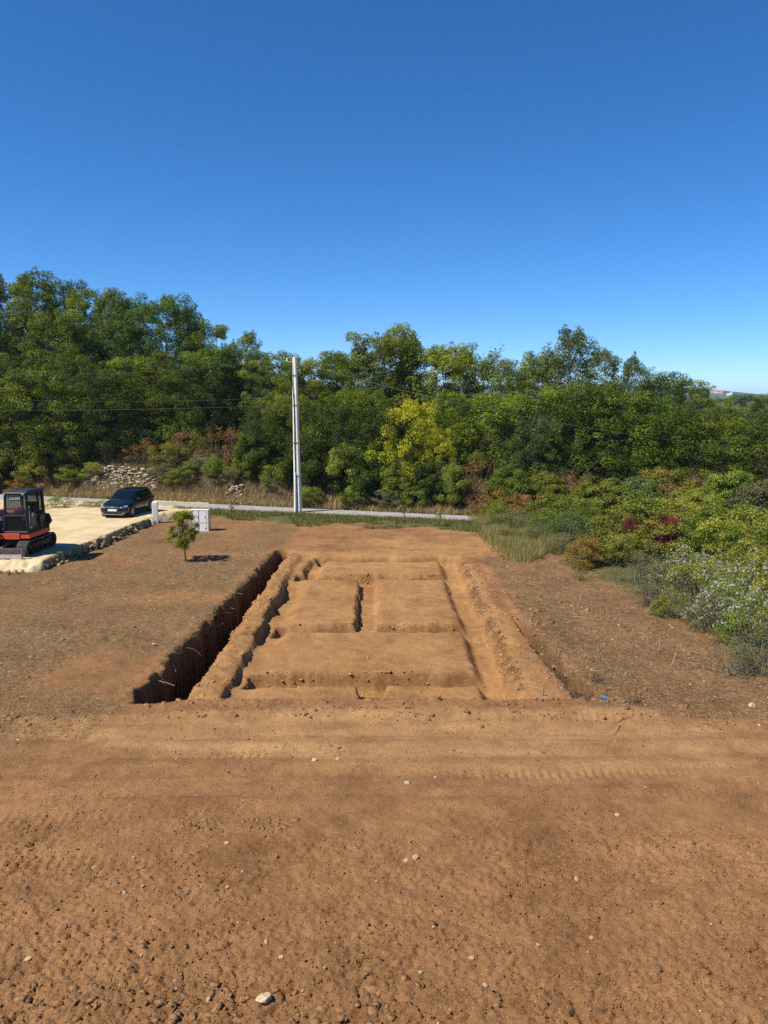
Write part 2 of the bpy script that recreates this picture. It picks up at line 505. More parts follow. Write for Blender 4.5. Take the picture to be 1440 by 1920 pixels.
def glass_mat(name, tint, alpha):
    m, N, L, out = mat_base(name)
    p = N.new('ShaderNodeBsdfPrincipled'); p.inputs['Base Color'].default_value = (*tint, 1); p.inputs['Roughness'].default_value = 0.04
    t = N.new('ShaderNodeBsdfTransparent'); t.inputs['Color'].default_value = (0.75, 0.82, 0.80, 1)
    x = N.new('ShaderNodeMixShader'); x.inputs[0].default_value = alpha
    L.new(t.outputs[0], x.inputs[1]); L.new(p.outputs[0], x.inputs[2]); L.new(x.outputs[0], out.inputs['Surface'])
    return m
car_glass = glass_mat('car_glass', (0.006, 0.009, 0.014), 0.75)
cab_glass = glass_mat('cab_glass', (0.008, 0.012, 0.012), 0.5)

G = lambda *c: c
oak_leaf = leaf_mat('oak_leaf', [(0.0, (0.034, 0.054, 0.007)), (0.45, (0.110, 0.158, 0.013)), (0.8, (0.215, 0.262, 0.018)), (1.0, (0.35, 0.365, 0.03))], hue=0.015)
oak_dark = leaf_mat('oak_leaf_dark', [(0.0, (0.022, 0.038, 0.006)), (0.5, (0.066, 0.104, 0.012)), (1.0, (0.150, 0.190, 0.022))], hue=0.015)
oak_gold = leaf_mat('oak_leaf_golden_green', [(0.0, (0.080, 0.105, 0.009)), (0.5, (0.205, 0.245, 0.015)), (1.0, (0.38, 0.375, 0.03))], hue=0.012)
blue_leaf = leaf_mat('grey_green_leaf', [(0.0, (0.046, 0.072, 0.018)), (0.5, (0.108, 0.150, 0.034)), (1.0, (0.24, 0.275, 0.085))], hue=0.01, trans=0.2)
yellow_leaf = leaf_mat('yellow_leaf', [(0.0, (0.15, 0.17, 0.010)), (0.4, (0.33, 0.35, 0.016)), (0.8, (0.52, 0.49, 0.025)), (1.0, (0.64, 0.56, 0.03))], hue=0.01)
bush_leaf = leaf_mat('bush_leaf', [(0.0, (0.056, 0.078, 0.010)), (0.5, (0.150, 0.190, 0.020)), (1.0, (0.31, 0.33, 0.05))], hue=0.02)
olive_leaf = leaf_mat('olive_yellow_leaf', [(0.0, (0.075, 0.085, 0.014)), (0.4, (0.175, 0.185, 0.026)), (0.75, (0.29, 0.270, 0.036)), (1.0, (0.40, 0.30, 0.05))], hue=0.012)
amber_leaf = leaf_mat('amber_leaf', [(0.0, (0.09, 0.07, 0.016)), (0.4, (0.19, 0.14, 0.028)), (0.8, (0.31, 0.18, 0.035)), (1.0, (0.36, 0.14, 0.04))], hue=0.01)
rust_leaf = leaf_mat('rust_leaf', [(0.0, (0.11, 0.07, 0.024)), (0.35, (0.21, 0.135, 0.042)), (0.7, (0.34, 0.16, 0.052)), (1.0, (0.44, 0.22, 0.085))], hue=0.01)
red_leaf = leaf_mat('red_leaf', [(0.0, (0.07, 0.02, 0.015)), (0.5, (0.18, 0.03, 0.025)), (1.0, (0.27, 0.06, 0.04))], hue=0.01)
grey_leaf = leaf_mat('dusty_leaf', [(0.0, (0.065, 0.068, 0.024)), (0.5, (0.15, 0.15, 0.055)), (1.0, (0.30, 0.27, 0.13))], hue=0.01)
fluff_m = leaf_mat('seed_fluff', [(0.0, (0.30, 0.29, 0.22)), (1.0, (0.58, 0.55, 0.44))], hue=0.0, val=0.1, trans_tint=(1, 1, 1))
grass_green = leaf_mat('grass_blade', [(0.0, (0.06, 0.085, 0.018)), (0.5, (0.15, 0.165, 0.036)), (0.8, (0.32, 0.26, 0.10)), (1.0, (0.48, 0.36, 0.17))], hue=0.0, val=0.0)
grass_dry = leaf_mat('dry_grass_blade', [(0.0, (0.12, 0.105, 0.045)), (0.5, (0.30, 0.22, 0.10)), (1.0, (0.56, 0.42, 0.22))], hue=0.0, val=0.0)

# ================================================================== THE SETTING
# ------------------------------------------------------------------ terrain
def road_near(x): return 36.95 - 0.295 * x
def road_far(x): return 38.75 - 0.315 * x

def base_height(x, y):
    """the lie of the land without trenches: level plot, bank and wooded slope behind the lane"""
    x = np.asarray(x, float); y = np.asarray(y, float)
    s = y - road_far(np.clip(x, -40, 30))
    left = 1 - sstep(-14, 6, x)
    bank = (0.35 + 1.15 * left) * sstep(0.2, 2.6, s)
    slope = 0.055 + 0.15 * left
    hill = slope * np.clip(s - 1.5, 0, 34)
    far = -sstep(60, 400, s) * (10 + 8 * left)
    z = bank + hill + far
    z = z - 0.25 * sstep(7, 16, x) * sstep(10, 20, y) * (1 - sstep(30, 45, y))
    z = z + 0.04 * fbm(x * 0.25, y * 0.25, 3, 3) * (1 + 6 * sstep(0, 6, s))
    z = z + 0.05 * sstep(14, 8, y)
    return z

def zt(x, y):
    return float(base_height(np.array([x]), np.array([y]))[0])

def lerp(a, b, t): return a + (b - a) * t

def ground_height(x, y):
    z = base_height(x, y)
    n1 = fbm(x * 1.1, y * 1.1, 11, 4)
    n2 = fbm(x * 4.5, y * 4.5, 23, 3)
    n3 = fbm(x * 14, y * 14, 31, 3)
    # ---- kinds of ground
    wob = 0.25 * n1 + 0.07 * n2
    fresh = sstep(-3.95, -3.75, x + wob * 0.3) * (1 - sstep(3.35, 3.75, x + wob + 0.045 * (y - 14))) * sstep(13.9, 14.2, y + wob * 0.5) * (1 - sstep(28.2, 29.4, y + wob))
    fresh_spill = 0.75 * sstep(-2.2, 0.2, x + wob * 3) * (1 - sstep(5.0, 7.0, x + 3 * wob)) * sstep(27.0, 28.5, y + wob) * (1 - sstep(30.5, 33, y + 5 * wob))
    fresh = np.maximum(fresh, fresh_spill)
    thatch = (1 - sstep(-5.2, -4.3, x + 0.05 * (y - 14) * -1 + 1.5 * wob)) * sstep(10.8, 14.0, y + 3 * wob - 0.25 * (x + 5))
    thatch = thatch * np.clip(0.72 + 0.95 * fbm(x * 0.32 + 5, y * 0.32, 15, 4), 0, 1)
    mulch = sstep(3.3, 4.0, x - 0.0 * y + wob) * sstep(12.4, 14.6, y + 2.5 * wob + 0.1 * (x - 4))
    back = sstep(29.0, 30.5, y + 2 * wob)
    dust = sstep(10.6, 12.0, y + 1.2 * wob + 0.10 * x) * (1 - sstep(13.2, 13.9, y + wob)) * (1 - 0.6 * sstep(4, 7, x)) * sstep(-7.5, -5.0, x + 2 * wob)
    dust = dust * (0.85 + 0.55 * fbm(x * 0.35, y * 1.6, 43, 3))
    yn = road_near(x)
    green = sstep(0.15, 0.45, 1 - (yn - y - 0.2) / 3.2 + 0.5 * n1) * sstep(0.0, 0.6, y - 31.5) * (1 - sstep(-12.5, -10.5, -x) * 0)
    green = green * (1 - sstep(0.3, 0.8, y - road_far(x)))
    rb = sstep(0, 1.4, x - (4.9 + 2.9 * sstep(33, 16, y)) + wob * 3)          # under the scrub on the right
    green = np.maximum(green, 0.8 * rb * sstep(14, 17, y))
    fresh = fresh * (1 - 0.75 * np.exp(-((x - 2.74 + wob * 0.3) / 0.10) ** 2) * sstep(14.5, 15.5, y) * (1 - sstep(26, 28, y)))
    litter = sstep(0.3, 1.6, y - road_far(x) + wob)
    # ---- loose soil and clods
    rough = sstep(10.6, 8.6, y + 1.5 * n1)
    rough_l = sstep(8.6, 6.6, y + 0.5 * n1 + 0.22 * (x + 3))
    ridge = sstep(13.0, 13.4, y + 0.3 * n1) * (1 - sstep(13.9, 14.25, y + 0.2 * n1)) * sstep(-4.6, -3.6, x) * (1 - sstep(4.4, 5.6, x))
    nearby = (y < 45)
    side = (1 - sstep(-5.2, -4.3, x + wob)) * sstep(11, 14, y) * sstep(-0.45, 0.35, fbm(x * 0.5, y * 0.5, 16, 3))
    sub = nearby
    cl = np.zeros_like(x)
    xs, ys = x[sub], y[sub]
    a = lumps(xs, ys, 0.30, 101, 0.45, 0.12, 0.50)
    b = lumps(xs, ys, 0.115, 201, 0.55, 0.12, 0.5)
    c = lumps(xs, ys, 0.05, 301, 0.6, 0.15, 0.5)
    w_a = (0.30 * rough_l + 0.45 * ridge + 0.16 * side + 0.14 * mulch + 0.03 * rough)[sub]
    patch = sstep(-0.1, 0.45, fbm(xs * 0.9, ys * 1.3, 77, 3))
    w_b = (0.42 * rough + 0.35 * rough_l + 0.5 * ridge + 0.34 * side + 0.30 * mulch + 0.12 * dust + 0.12 * fresh)[sub] * (0.25 + 0.9 * patch) + 0.05
    w_c = 0.25 + 0.75 * rough[sub] + 0.2 * ridge[sub] + 0.1 * mulch[sub]
    cl[sub] = a * w_a + b * w_b + c * w_c
    cl[sub] += 0.035 * fbm(xs * 20, ys * 20, 78, 3) * (0.15 + 0.5 * rough[sub] + 0.4 * rough_l[sub] + 0.35 * ridge[sub])
    nr = ys < 12.5
    tmp = np.zeros_like(xs)
    tmp[nr] = lumps(xs[nr], ys[nr], 0.028, 401, 0.6, 0.2, 0.5) * (0.35 + 0.6 * rough[sub][nr])
    cl[sub] += tmp
    z = z + cl + 0.012 * n3 * (0.6 + rough) + 0.022 * n2 * (0.5 + 1.3 * mulch + 1.5 * side)
    z = z + 0.10 * ridge
    crk = np.exp(-(fbm(x * 1.7, y * 2.4, 131, 4) / 0.035) ** 2) * sstep(0.0, 0.4, fbm(x * 0.6, y * 0.8, 132, 3) + 0.25 * rough_l)
    z = z - 0.05 * crk * (rough + 0.5 * ridge)
    # machine tracks pressed sideways across the front
    for yc, w, dp in ((11.9, 0.17, 0.055), (12.75, 0.2, 0.06), (10.0, 0.17, 0.045), (13.2, 0.12, 0.04), (8.9, 0.16, 0.03), (11.2, 0.14, 0.04), (10.55, 0.1, 0.03)):
        t = y - yc - 0.12 * fbm(x * 0.35, x * 0 + yc, 5, 2) - 0.02 * x
        z = z - dp * np.exp(-(t / w) ** 2) * (0.75 + 0.35 * np.clip(2.5 * np.sin(x * 48 + 4 * fbm(x * 0.8, x * 0 + yc, 6, 2)), -1, 1) * sstep(-0.1, 0.4, fbm(x * 0.3, x * 0 + yc, 7, 2))) + 0.4 * dp * np.exp(-((t - 2 * w) / w) ** 2)
    # shallow furrows drawn through the tilled earth in front
    z = z + 0.03 * fbm(x * 0.4 + 3, y * 3.0, 41, 4) * (rough + 0.7 * dust)
    # ---- the dig
    e1 = 0.10 * fbm(y * 0.9, y * 0 + x * 0.3, 51, 3) + 0.05 * fbm(y * 5, x * 2, 52, 3)
    e2 = 0.08 * fbm(y * 1.3, y * 0 + 7 + x * 0.3, 53, 3) + 0.04 * fbm(y * 5, x * 1.5, 54, 3)
    e3 = 0.10 * fbm(x * 1.2, x * 0 + 3 + y * 0.3, 55, 3) + 0.045 * fbm(x * 5, y * 1.5, 56, 3)
    pit = sstep(-3.2, -3.1, x + e2) * (1 - sstep(2.66, 2.80, x + e2)) * sstep(14.05, 14.3, y + e3) * (1 - sstep(28.0, 28.25, y + e3))
    z = z - 0.09 * pit
    def slot(x0, x1, y0, y1, dp, wx0=0.05, wx1=0.05, wy0=0.05, wy1=0.05, ex=e2, ey=e3):
        return dp * sstep(-wx0, wx0, x + ex - x0) * sstep(-wx1, wx1, x1 - x - ex) * sstep(-wy0, wy0, y + ey - y0) * sstep(-wy1, wy1, y1 - y - ey)
    jog = np.where(y > 24.8, 0.45, 0.0)
    d = np.zeros_like(x)
    d = np.maximum(d, slot(-3.16, -2.55, 14.25, 24.9, np.clip(0.15 + 0.30 * fbm(y * 0.7, x * 0.2, 133, 3), 0.03, 0.27), 0.04, 0.24))           # left footing
    d = np.maximum(d, slot(-2.72, -2.20, 24.6, 27.6, 0.22 + 0.12 * n1, 0.08, 0.2))
    d = np.maximum(d, slot(2.05, 2.62, 14.2, 27.9, 0.27 + 0.05 * n1, 0.15, 0.05))               # right footing
    d = np.maximum(d, slot(-2.9, 2.4, 15.15, 15.95, 0.44, 0.1, 0.1, 0.05, 0.045))     # cross footings
    d = np.maximum(d, slot(-2.9, 2.4, 18.85, 19.55, 0.42, 0.1, 0.1, 0.05, 0.04))
    d = np.maximum(d, slot(-2.9, 2.4, 24.55, 25.3, 0.38, 0.1, 0.1, 0.05, 0.05))
    d = np.maximum(d, slot(-2.5, 2.4, 27.35, 27.95, 0.36, 0.1, 0.1, 0.1, 0.06))
    d = np.maximum(d, slot(-0.78, -0.20, 19.2, 24.8, 0.26 + 0.06 * n1, 0.035, 0.07))             # middle footing
    d = np.maximum(d, slot(-0.52, 0.05, 14.15, 15.4, 0.24 + 0.06 * n1, 0.035, 0.07))
    z = z - d
    # pads hollow a little, edges crumbled
    z = z + 0.018 * pit * n1 + 0.010 * pit * n2
    # berms either side
    bl = np.exp(-((x + 3.48 + e2) / 0.26) ** 2) * sstep(14.1, 14.6, y) * (1 - sstep(27.5, 29, y))
    br = np.exp(-((x - 3.02 + e2) / 0.30) ** 2) * sstep(14.1, 14.8, y) * (1 - sstep(26.5, 28.5, y))
    band = np.exp(-((x - 2.74 + e2) / 0.10) ** 2) * sstep(14.3, 15, y) * (1 - sstep(26.5, 28, y))
    z = z + (0.05 + 0.04 * n2) * bl + (0.07 + 0.02 * n2) * br + (0.03 + 0.07 * n2 + 0.03 * n3) * band
    # deep trench on the left
    t = np.clip((y - 14.1) / 14.8, 0, 1)
    xl, xr = lerp(-4.86, -4.06, t), lerp(-3.86, -3.62, t)
    rag = 1.3 * e1 + 0.13 * fbm(x * 6, y * 6, 57, 4)
    deep = sstep(-0.06, 0.06, x + rag - xl) * sstep(-0.05, 0.05, xr - x - e2) * sstep(-0.10, 0.06, y + e3 - 14.15) * sstep(-0.2, 0.25, 28.9 - y)
    shade_topsoil = sstep(0.15, 0.5, deep)  # mask that paints the deep trench's shade as a darker colour
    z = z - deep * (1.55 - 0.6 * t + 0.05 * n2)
    # narrow cut along the right-hand berm
    t2 = np.clip((y - 14.2) / 6.0, 0, 1)
    xc = lerp(3.92, 3.42, t2) + e1 * 0.8
    wdt = 0.17 * sstep(20.3, 17.5, y) * sstep(14.0, 14.4, y) + 0.05 * n2 * sstep(20.3, 19, y) * sstep(14, 14.4, y)
    cut = sstep(-0.05, 0.03, wdt - np.abs(x - xc)) * sstep(14.0, 14.3, y) * (1 - sstep(19.0, 20.5, y))
    z = z - cut * (0.42 + 0.2 * n2) + 0.10 * sstep(0.0, 0.25, x - xc) * sstep(1.6, 0.4, x - xc) * sstep(14.0, 14.6, y) * (1 - sstep(20, 23, y))
    # lip of turf over the deep trench
    z = z + 0.05 * np.exp(-((x - xl + 0.18) / 0.16) ** 2) * sstep(14, 14.5, y) * (1 - sstep(27, 29, y)) * (0.6 + n2)
    # road bed lies level
    road = sstep(-0.3, 0.0, y - yn) * (1 - sstep(0.0, 0.3, y - road_far(x)))
    z = z * (1 - road) + road * (0.0 + 0.004 * n3)
    zone = np.stack([fresh, thatch, mulch, np.ones_like(x)], 1)
    shade_topsoil = np.maximum(shade_topsoil, 0.62 * band * sstep(-0.35, 0.15, n2 + n1) + 0.5 * cut)  # adds the dark topsoil strip; narrow cut coloured darker as well
    zone2 = np.stack([dust, green, litter, shade_topsoil], 1)
    return z, zone, zone2

def make_ground():
    rows = [-90, -40, -15, -4, 1.5, 3.5, 4.6, 5.2]
    y = 5.6
    while y < 46:
        rows.append(y)
        y += 0.0145 if y < 8 else (0.0145 + (y - 8) * 0.0036 if y < 14 else (0.034 if y < 20 else (0.045 if y < 28.5 else 0.12)))
    while y < 110: rows.append(y); y += 1.2
    while y < 4200: rows.append(y); y *= 1.18
    rows = np.array(rows)
    core = np.linspace(-0.70, 0.70, 500)
    side = np.array([0.75, 0.85, 1.0, 1.3, 2.0, 3.5, 7, 15])
    u = np.concatenate([-side[::-1], core, side])
    wy = np.clip(rows, 5.6, 1e9)
    wy = np.where(rows > 46, 46 + (rows - 46) * 0.9, wy)
    X = np.clip(u[None, :] * wy[:, None], -4000, 4000)
    Y = np.repeat(rows[:, None], len(u), 1)
    z, zone, zone2 = ground_height(X.ravel(), Y.ravel())
    verts = np.stack([X.ravel(), Y.ravel(), z], 1)
    nr, nc = X.shape
    i = np.arange(nr - 1)[:, None] * nc + np.arange(nc - 1)[None, :]
    quads = np.stack([i, i + 1, i + nc + 1, i + nc], 2).reshape(-1, 4)
    me = mesh_np('ground', verts, quads, soil, True, {'zone': zone, 'zone2': zone2, 'shade_topsoil': zone2[:, 3].copy()})
    o = link(bpy.data.objects.new('ground', me))
    tag(o, kind='structure')
    return o
ground = make_ground()

def zg(x, y):
    """height of the finished ground"""
    return float(ground_height(np.array([float(x)]), np.array([float(y)]))[0][0])

# ------------------------------------------------------------------ lane
def make_road():
    xs = np.linspace(-46, 30, 153)
    ws = np.linspace(-1, 1, 9)
    V = []
    for x in xs:
        a, b = road_near(x), road_far(x)
        if x > 5: a, b = a + 0.0, b
        for w in ws:
            wob = 0.12 * mnoise.noise((x * 0.7, w * 3, 1.0)) if abs(w) == 1 else 0
            yy = (a + b) / 2 + w * (b - a) / 2 * 0.97 + wob
            V.append((x, yy, 0.035 + 0.03 * (1 - w * w) + 0.012 * mnoise.noise((x * 1.3, w * 2, 4.0)) - (0.03 if abs(w) == 1 else 0)))
    n = len(ws)
    F = [(i * n + k, i * n + k + 1, (i + 1) * n + k + 1, (i + 1) * n + k) for i in range(len(xs) - 1) for k in range(n - 1)]
    me = bpy.data.meshes.new('lane'); me.from_pydata(V, [], F); me.materials.append(roadm)
    for p in me.polygons: p.use_smooth = True
    return tag(link(bpy.data.objects.new('lane', me)), kind='structure')
lane = make_road()

# ------------------------------------------------------------------ raised gravel yard, upper left
YARD_Z = 0.34
def yard_edge_x(y): return -11.5 + (y - 25.6) * 0.085
def make_yard():
    nx, ny = 240, 230
    x = np.linspace(-34, -9.6, nx); x = -34 + (x + 34) ** 1.0
    t = np.linspace(0, 1, nx)
    x = -9.6 - 24.4 * (1 - t) ** 1.6
    y = np.linspace(24.0, 43.0, ny)
    X, Y = np.meshgrid(x, y)
    X, Y = X.ravel(), Y.ravel()
    n1, n2 = fbm(X * 1.3, Y * 1.3, 61, 4), fbm(X * 5, Y * 5, 62, 3)
    ex = yard_edge_x(Y) + 0.22 * n1 + 0.12 * n2 - X            # inside > 0
    ex = np.where(Y > 34.2, ex + (Y - 34.2) * 0.30, ex)
    ey = Y - (24.95 + 0.02 * (X + 12) + 0.25 * n1 + 0.1 * n2)
    inside = np.minimum(ex, ey)
    k = sstep(-0.10, 0.06, ex + 0.07 * fbm(X * 14, Y * 14, 63, 3)) * sstep(-0.25, 0.75, ey + 0.35 * n2 + 0.25 * n1)
    inside = np.where(Y > 34.5, inside, np.minimum(ex, ey))
    kk = np.where(Y > 34.5, sstep(-0.4, 0.6, inside), k)
    back = sstep(41.0, 36.5, Y + 0.27 * (X + 12))               # ramps down to the lane
    top = (YARD_Z * (0.12 + 0.88 * back)) + 0.03 * n1 + 0.012 * n2
    Z = -0.35 + (top + 0.35) * kk
    c = lumps(X, Y, 0.13, 401, 0.5, 0.15, 0.5)
    Z = Z + c * (0.10 + 0.5 * np.exp(-(ex / 0.2) ** 2) * (0.35 + 0.65 * sstep(0.2, 0.9, ey)) + 0.35 * np.exp(-((ey - 0.2) / 0.5) ** 2))
    verts = np.stack([X, Y, Z], 1)
    i = np.arange(ny - 1)[:, None] * nx + np.arange(nx - 1)[None, :]
    q = np.stack([i, i + 1, i + nx + 1, i + nx], 2).reshape(-1, 4)
    cutz = (1 - sstep(-0.02, 0.10, ex + 0.05 * n2)) * sstep(36.5, 34.5, Y) * sstep(0.0, 0.8, ey)
    o = link(bpy.data.objects.new('gravel_yard', mesh_np('gravel_yard', verts, q, gravel, True, {'cut': cutz})))
    return tag(o, kind='structure')
yard = make_yard()

# ------------------------------------------------------------------ rocks: a few shared shapes
def rock_mesh(name, seed, mat, flat=0.7, rough=0.28, sub=2):
    import bmesh
    bm = bmesh.new()
    bmesh.ops.create_icosphere(bm, subdivisions=sub, radius=1.0)
    rnd = random.Random(seed)
    off = Vector((rnd.random() * 50, rnd.random() * 50, rnd.random() * 50))
    cuts = [(Vector((rnd.gauss(0, 1), rnd.gauss(0, 1), rnd.gauss(0, 1))).normalized(), rnd.uniform(0.5, 0.85)) for _ in range(6 if rough < 0.5 else 3)]
    for v in bm.verts:
        p = v.co.copy()
        p *= 1 + rough * (mnoise.noise(p * 1.4 + off) + (0.8 * mnoise.noise(p * 3.5 + off) if rough > 0.5 else 0))
        for n, dd in cuts:
            e = p.dot(n) - dd
            if e > 0: p -= n * e
        p.z *= flat
        v.co = p
    me = bpy.data.meshes.new(name); bm.to_mesh(me); bm.free(); me.materials.append(mat)
    return me
ROCKS = {m.name: [rock_mesh('rock_shape', 10 * j + k, m, sub=1 if m in (rock_m, clod_m) else 2, rough=0.75 if m in (clod_m, ochre_rock) else 0.28) for k in range(5)] for j, m in enumerate((rock_m, ochre_rock, pebble_m, clod_m))}
def rock(name, mat, loc, s, parent=None, rng=random, sq=(1, 1, 1)):
    o = bpy.data.objects.new(name, rng.choice(ROCKS[mat.name]))
    link(o, parent)
    o.location = loc
    o.rotation_euler = (rng.uniform(-.4, .4), rng.uniform(-.4, .4), rng.uniform(0, 6.28))
    o.scale = (s * sq[0] * rng.uniform(.8, 1.25), s * sq[1] * rng.uniform(.8, 1.25), s * sq[2] * rng.uniform(.75, 1.2))
    return o

rg = random.Random(5)
for k in range(170):                                              # broken edge of the yard
    y = 25.4 + 9.2 * rg.random()
    x = yard_edge_x(y) + rg.uniform(-0.08, 0.22)
    s = rg.choice((0.02, 0.03, 0.035, 0.045, 0.06, 0.08)) * rg.uniform(.8, 1.2)
    rock('rock', ochre_rock, (x, y, max(-0.02, rg.uniform(-0.02, 0.32) - 1.1 * max(0, x - yard_edge_x(y)))), s, yard, rg)
for k in range(24):
    x = -11.6 - 3.5 * rg.random()
    rock('rock', ochre_rock, (x, 24.75 + 0.35 * rg.random(), 0.0 + 0.08 * rg.random()), rg.uniform(0.03, 0.07), yard, rg)

# roots hanging from the trench wall: pieces of the ground
rg = random.Random(8)
for k in range(16):
    y = 14.7 + 9.5 * (k + rg.random() * .8) / 16
    t = (y - 14.1) / 14.8
    x = lerp(-4.86, -4.06, t) - 0.02
    z = -0.05 - 0.45 * rg.random()
    L_ = rg.uniform(0.25, 0.65)
    pts, p = [], Vector((x - 0.12, y, z))
    dr = Vector((rg.uniform(.4, 1), rg.uniform(-1, .6), rg.uniform(-.3, .5))).normalized()
    for i in range(7):
        pts.append(p.copy())
        p += dr * L_ / 6
        dr = (dr + Vector((rg.uniform(-.35, .35), rg.uniform(-.35, .35), rg.uniform(-.5, .2)))).normalized()
    MB().tube(pts, [0.014 * (1 - i / 8) + 0.003 for i in range(7)], 5).build('root', root_m, ground)

# ------------------------------------------------------------------ far hill
def make_hill():
    V, F = [], []
    n = 90
    rings = ((1850, -14), (2100, 6), (2400, None), (2750, -20))
    for j, (yy, zz) in enumerate(rings):
        for i in range(n):
            x = -1200 + 3400 * i / (n - 1)
            ridge = 5.8 + 2400 * (14.5 - 12.0 * min(1.2, max(-0.5, (x - 1000) / 200))) / 1442 + 2.2 * mnoise.noise((x * 0.006, 2.0, 0.0)) + 0.7 * mnoise.noise((x * 0.03, 5.0, 0.0))
            z = ridge if zz is None else zz + 4 * mnoise.noise((x * 0.01, j * 3.0, 1.0))
            V.append((x, yy, z))
    for j in range(3):
        for i in range(n - 1):
            a = j * n + i
            F.append((a, a + 1, a + n + 1, a + n))
    me = bpy.data.meshes.new('hill'); me.from_pydata(V, [], F); me.materials.append(hill_m)
    for p in me.polygons: p.use_smooth = True
    return tag(link(bpy.data.objects.new('hill', me)), kind='structure')
make_hill()

# ================================================================== PLANTS
def unit(v): return v / np.maximum(1e-9, np.linalg.norm(v, axis=1, keepdims=True))

def leaves(cent, rad, n_per, size, rng, tone=None, up=0.35, shell=0.5, aspect=0.55):
    """leaf faces spread through ellipsoid clumps; returns verts, quads, tone"""
    cent, rad = np.asarray(cent, float), np.asarray(rad, float)
    k = len(cent)
    n_per = np.full(k, n_per, int) if np.isscalar(n_per) else np.asarray(n_per, int)
    idx = np.repeat(np.arange(k), n_per)
    n = len(idx)
    d = unit(rng.normal(size=(n, 3)))
    r = shell + (1 - shell) * rng.random(n) ** 0.6
    r = np.where(rng.random(n) < 0.12, r * rng.uniform(1.0, 1.35, n), r)
    pos = cent[idx] + d * r[:, None] * rad[idx]
    nrm = unit(d * 0.85 + rng.normal(size=(n, 3)) * 0.5 + np.array([0, 0, up]))
    t = unit(np.cross(nrm, rng.normal(size=(n, 3))))
    b = np.cross(nrm, t)
    s = size * rng.uniform(0.6, 1.35, n)[:, None]
    v = np.stack([pos - t * s * 0.5, pos + b * s * 0.5 * aspect + t * s * 0.08, pos + t * s * 0.5, pos - b * s * 0.5 * aspect + t * s * 0.08], 1).reshape(-1, 3)
    q = np.arange(4 * n).reshape(n, 4)
    ct = rng.random(k) if tone is None else np.asarray(tone)
    tn = np.clip(ct[idx] * 0.62 + 0.38 * rng.random(n), 0, 1)
    return v, q, np.repeat(tn, 4)

def join(parts):
    V, Q, T, b = [], [], [], 0
    for v, q, t in parts:
        V.append(v); Q.append(q + b); T.append(t); b += len(v)
    return np.concatenate(V), np.concatenate(Q), np.concatenate(T)

def limb(a, b, r0, r1, rnd, n=5, bend=0.12, mb=None):
    a, b = Vector(a), Vector(b)
    L_ = (b - a).length
    pts = []
    for i in range(n):
        t = i / (n - 1)
        p = a.lerp(b, t)
        if 0 < i < n - 1: p += Vector((rnd.uniform(-1, 1), rnd.uniform(-1, 1), rnd.uniform(-.3, .8))) * bend * L_ * 0.5
        pts.append(p)
    mb.tube(pts, [r0 + (r1 - r0) * i / (n - 1) for i in range(n)], 5, cap=False)
    return pts

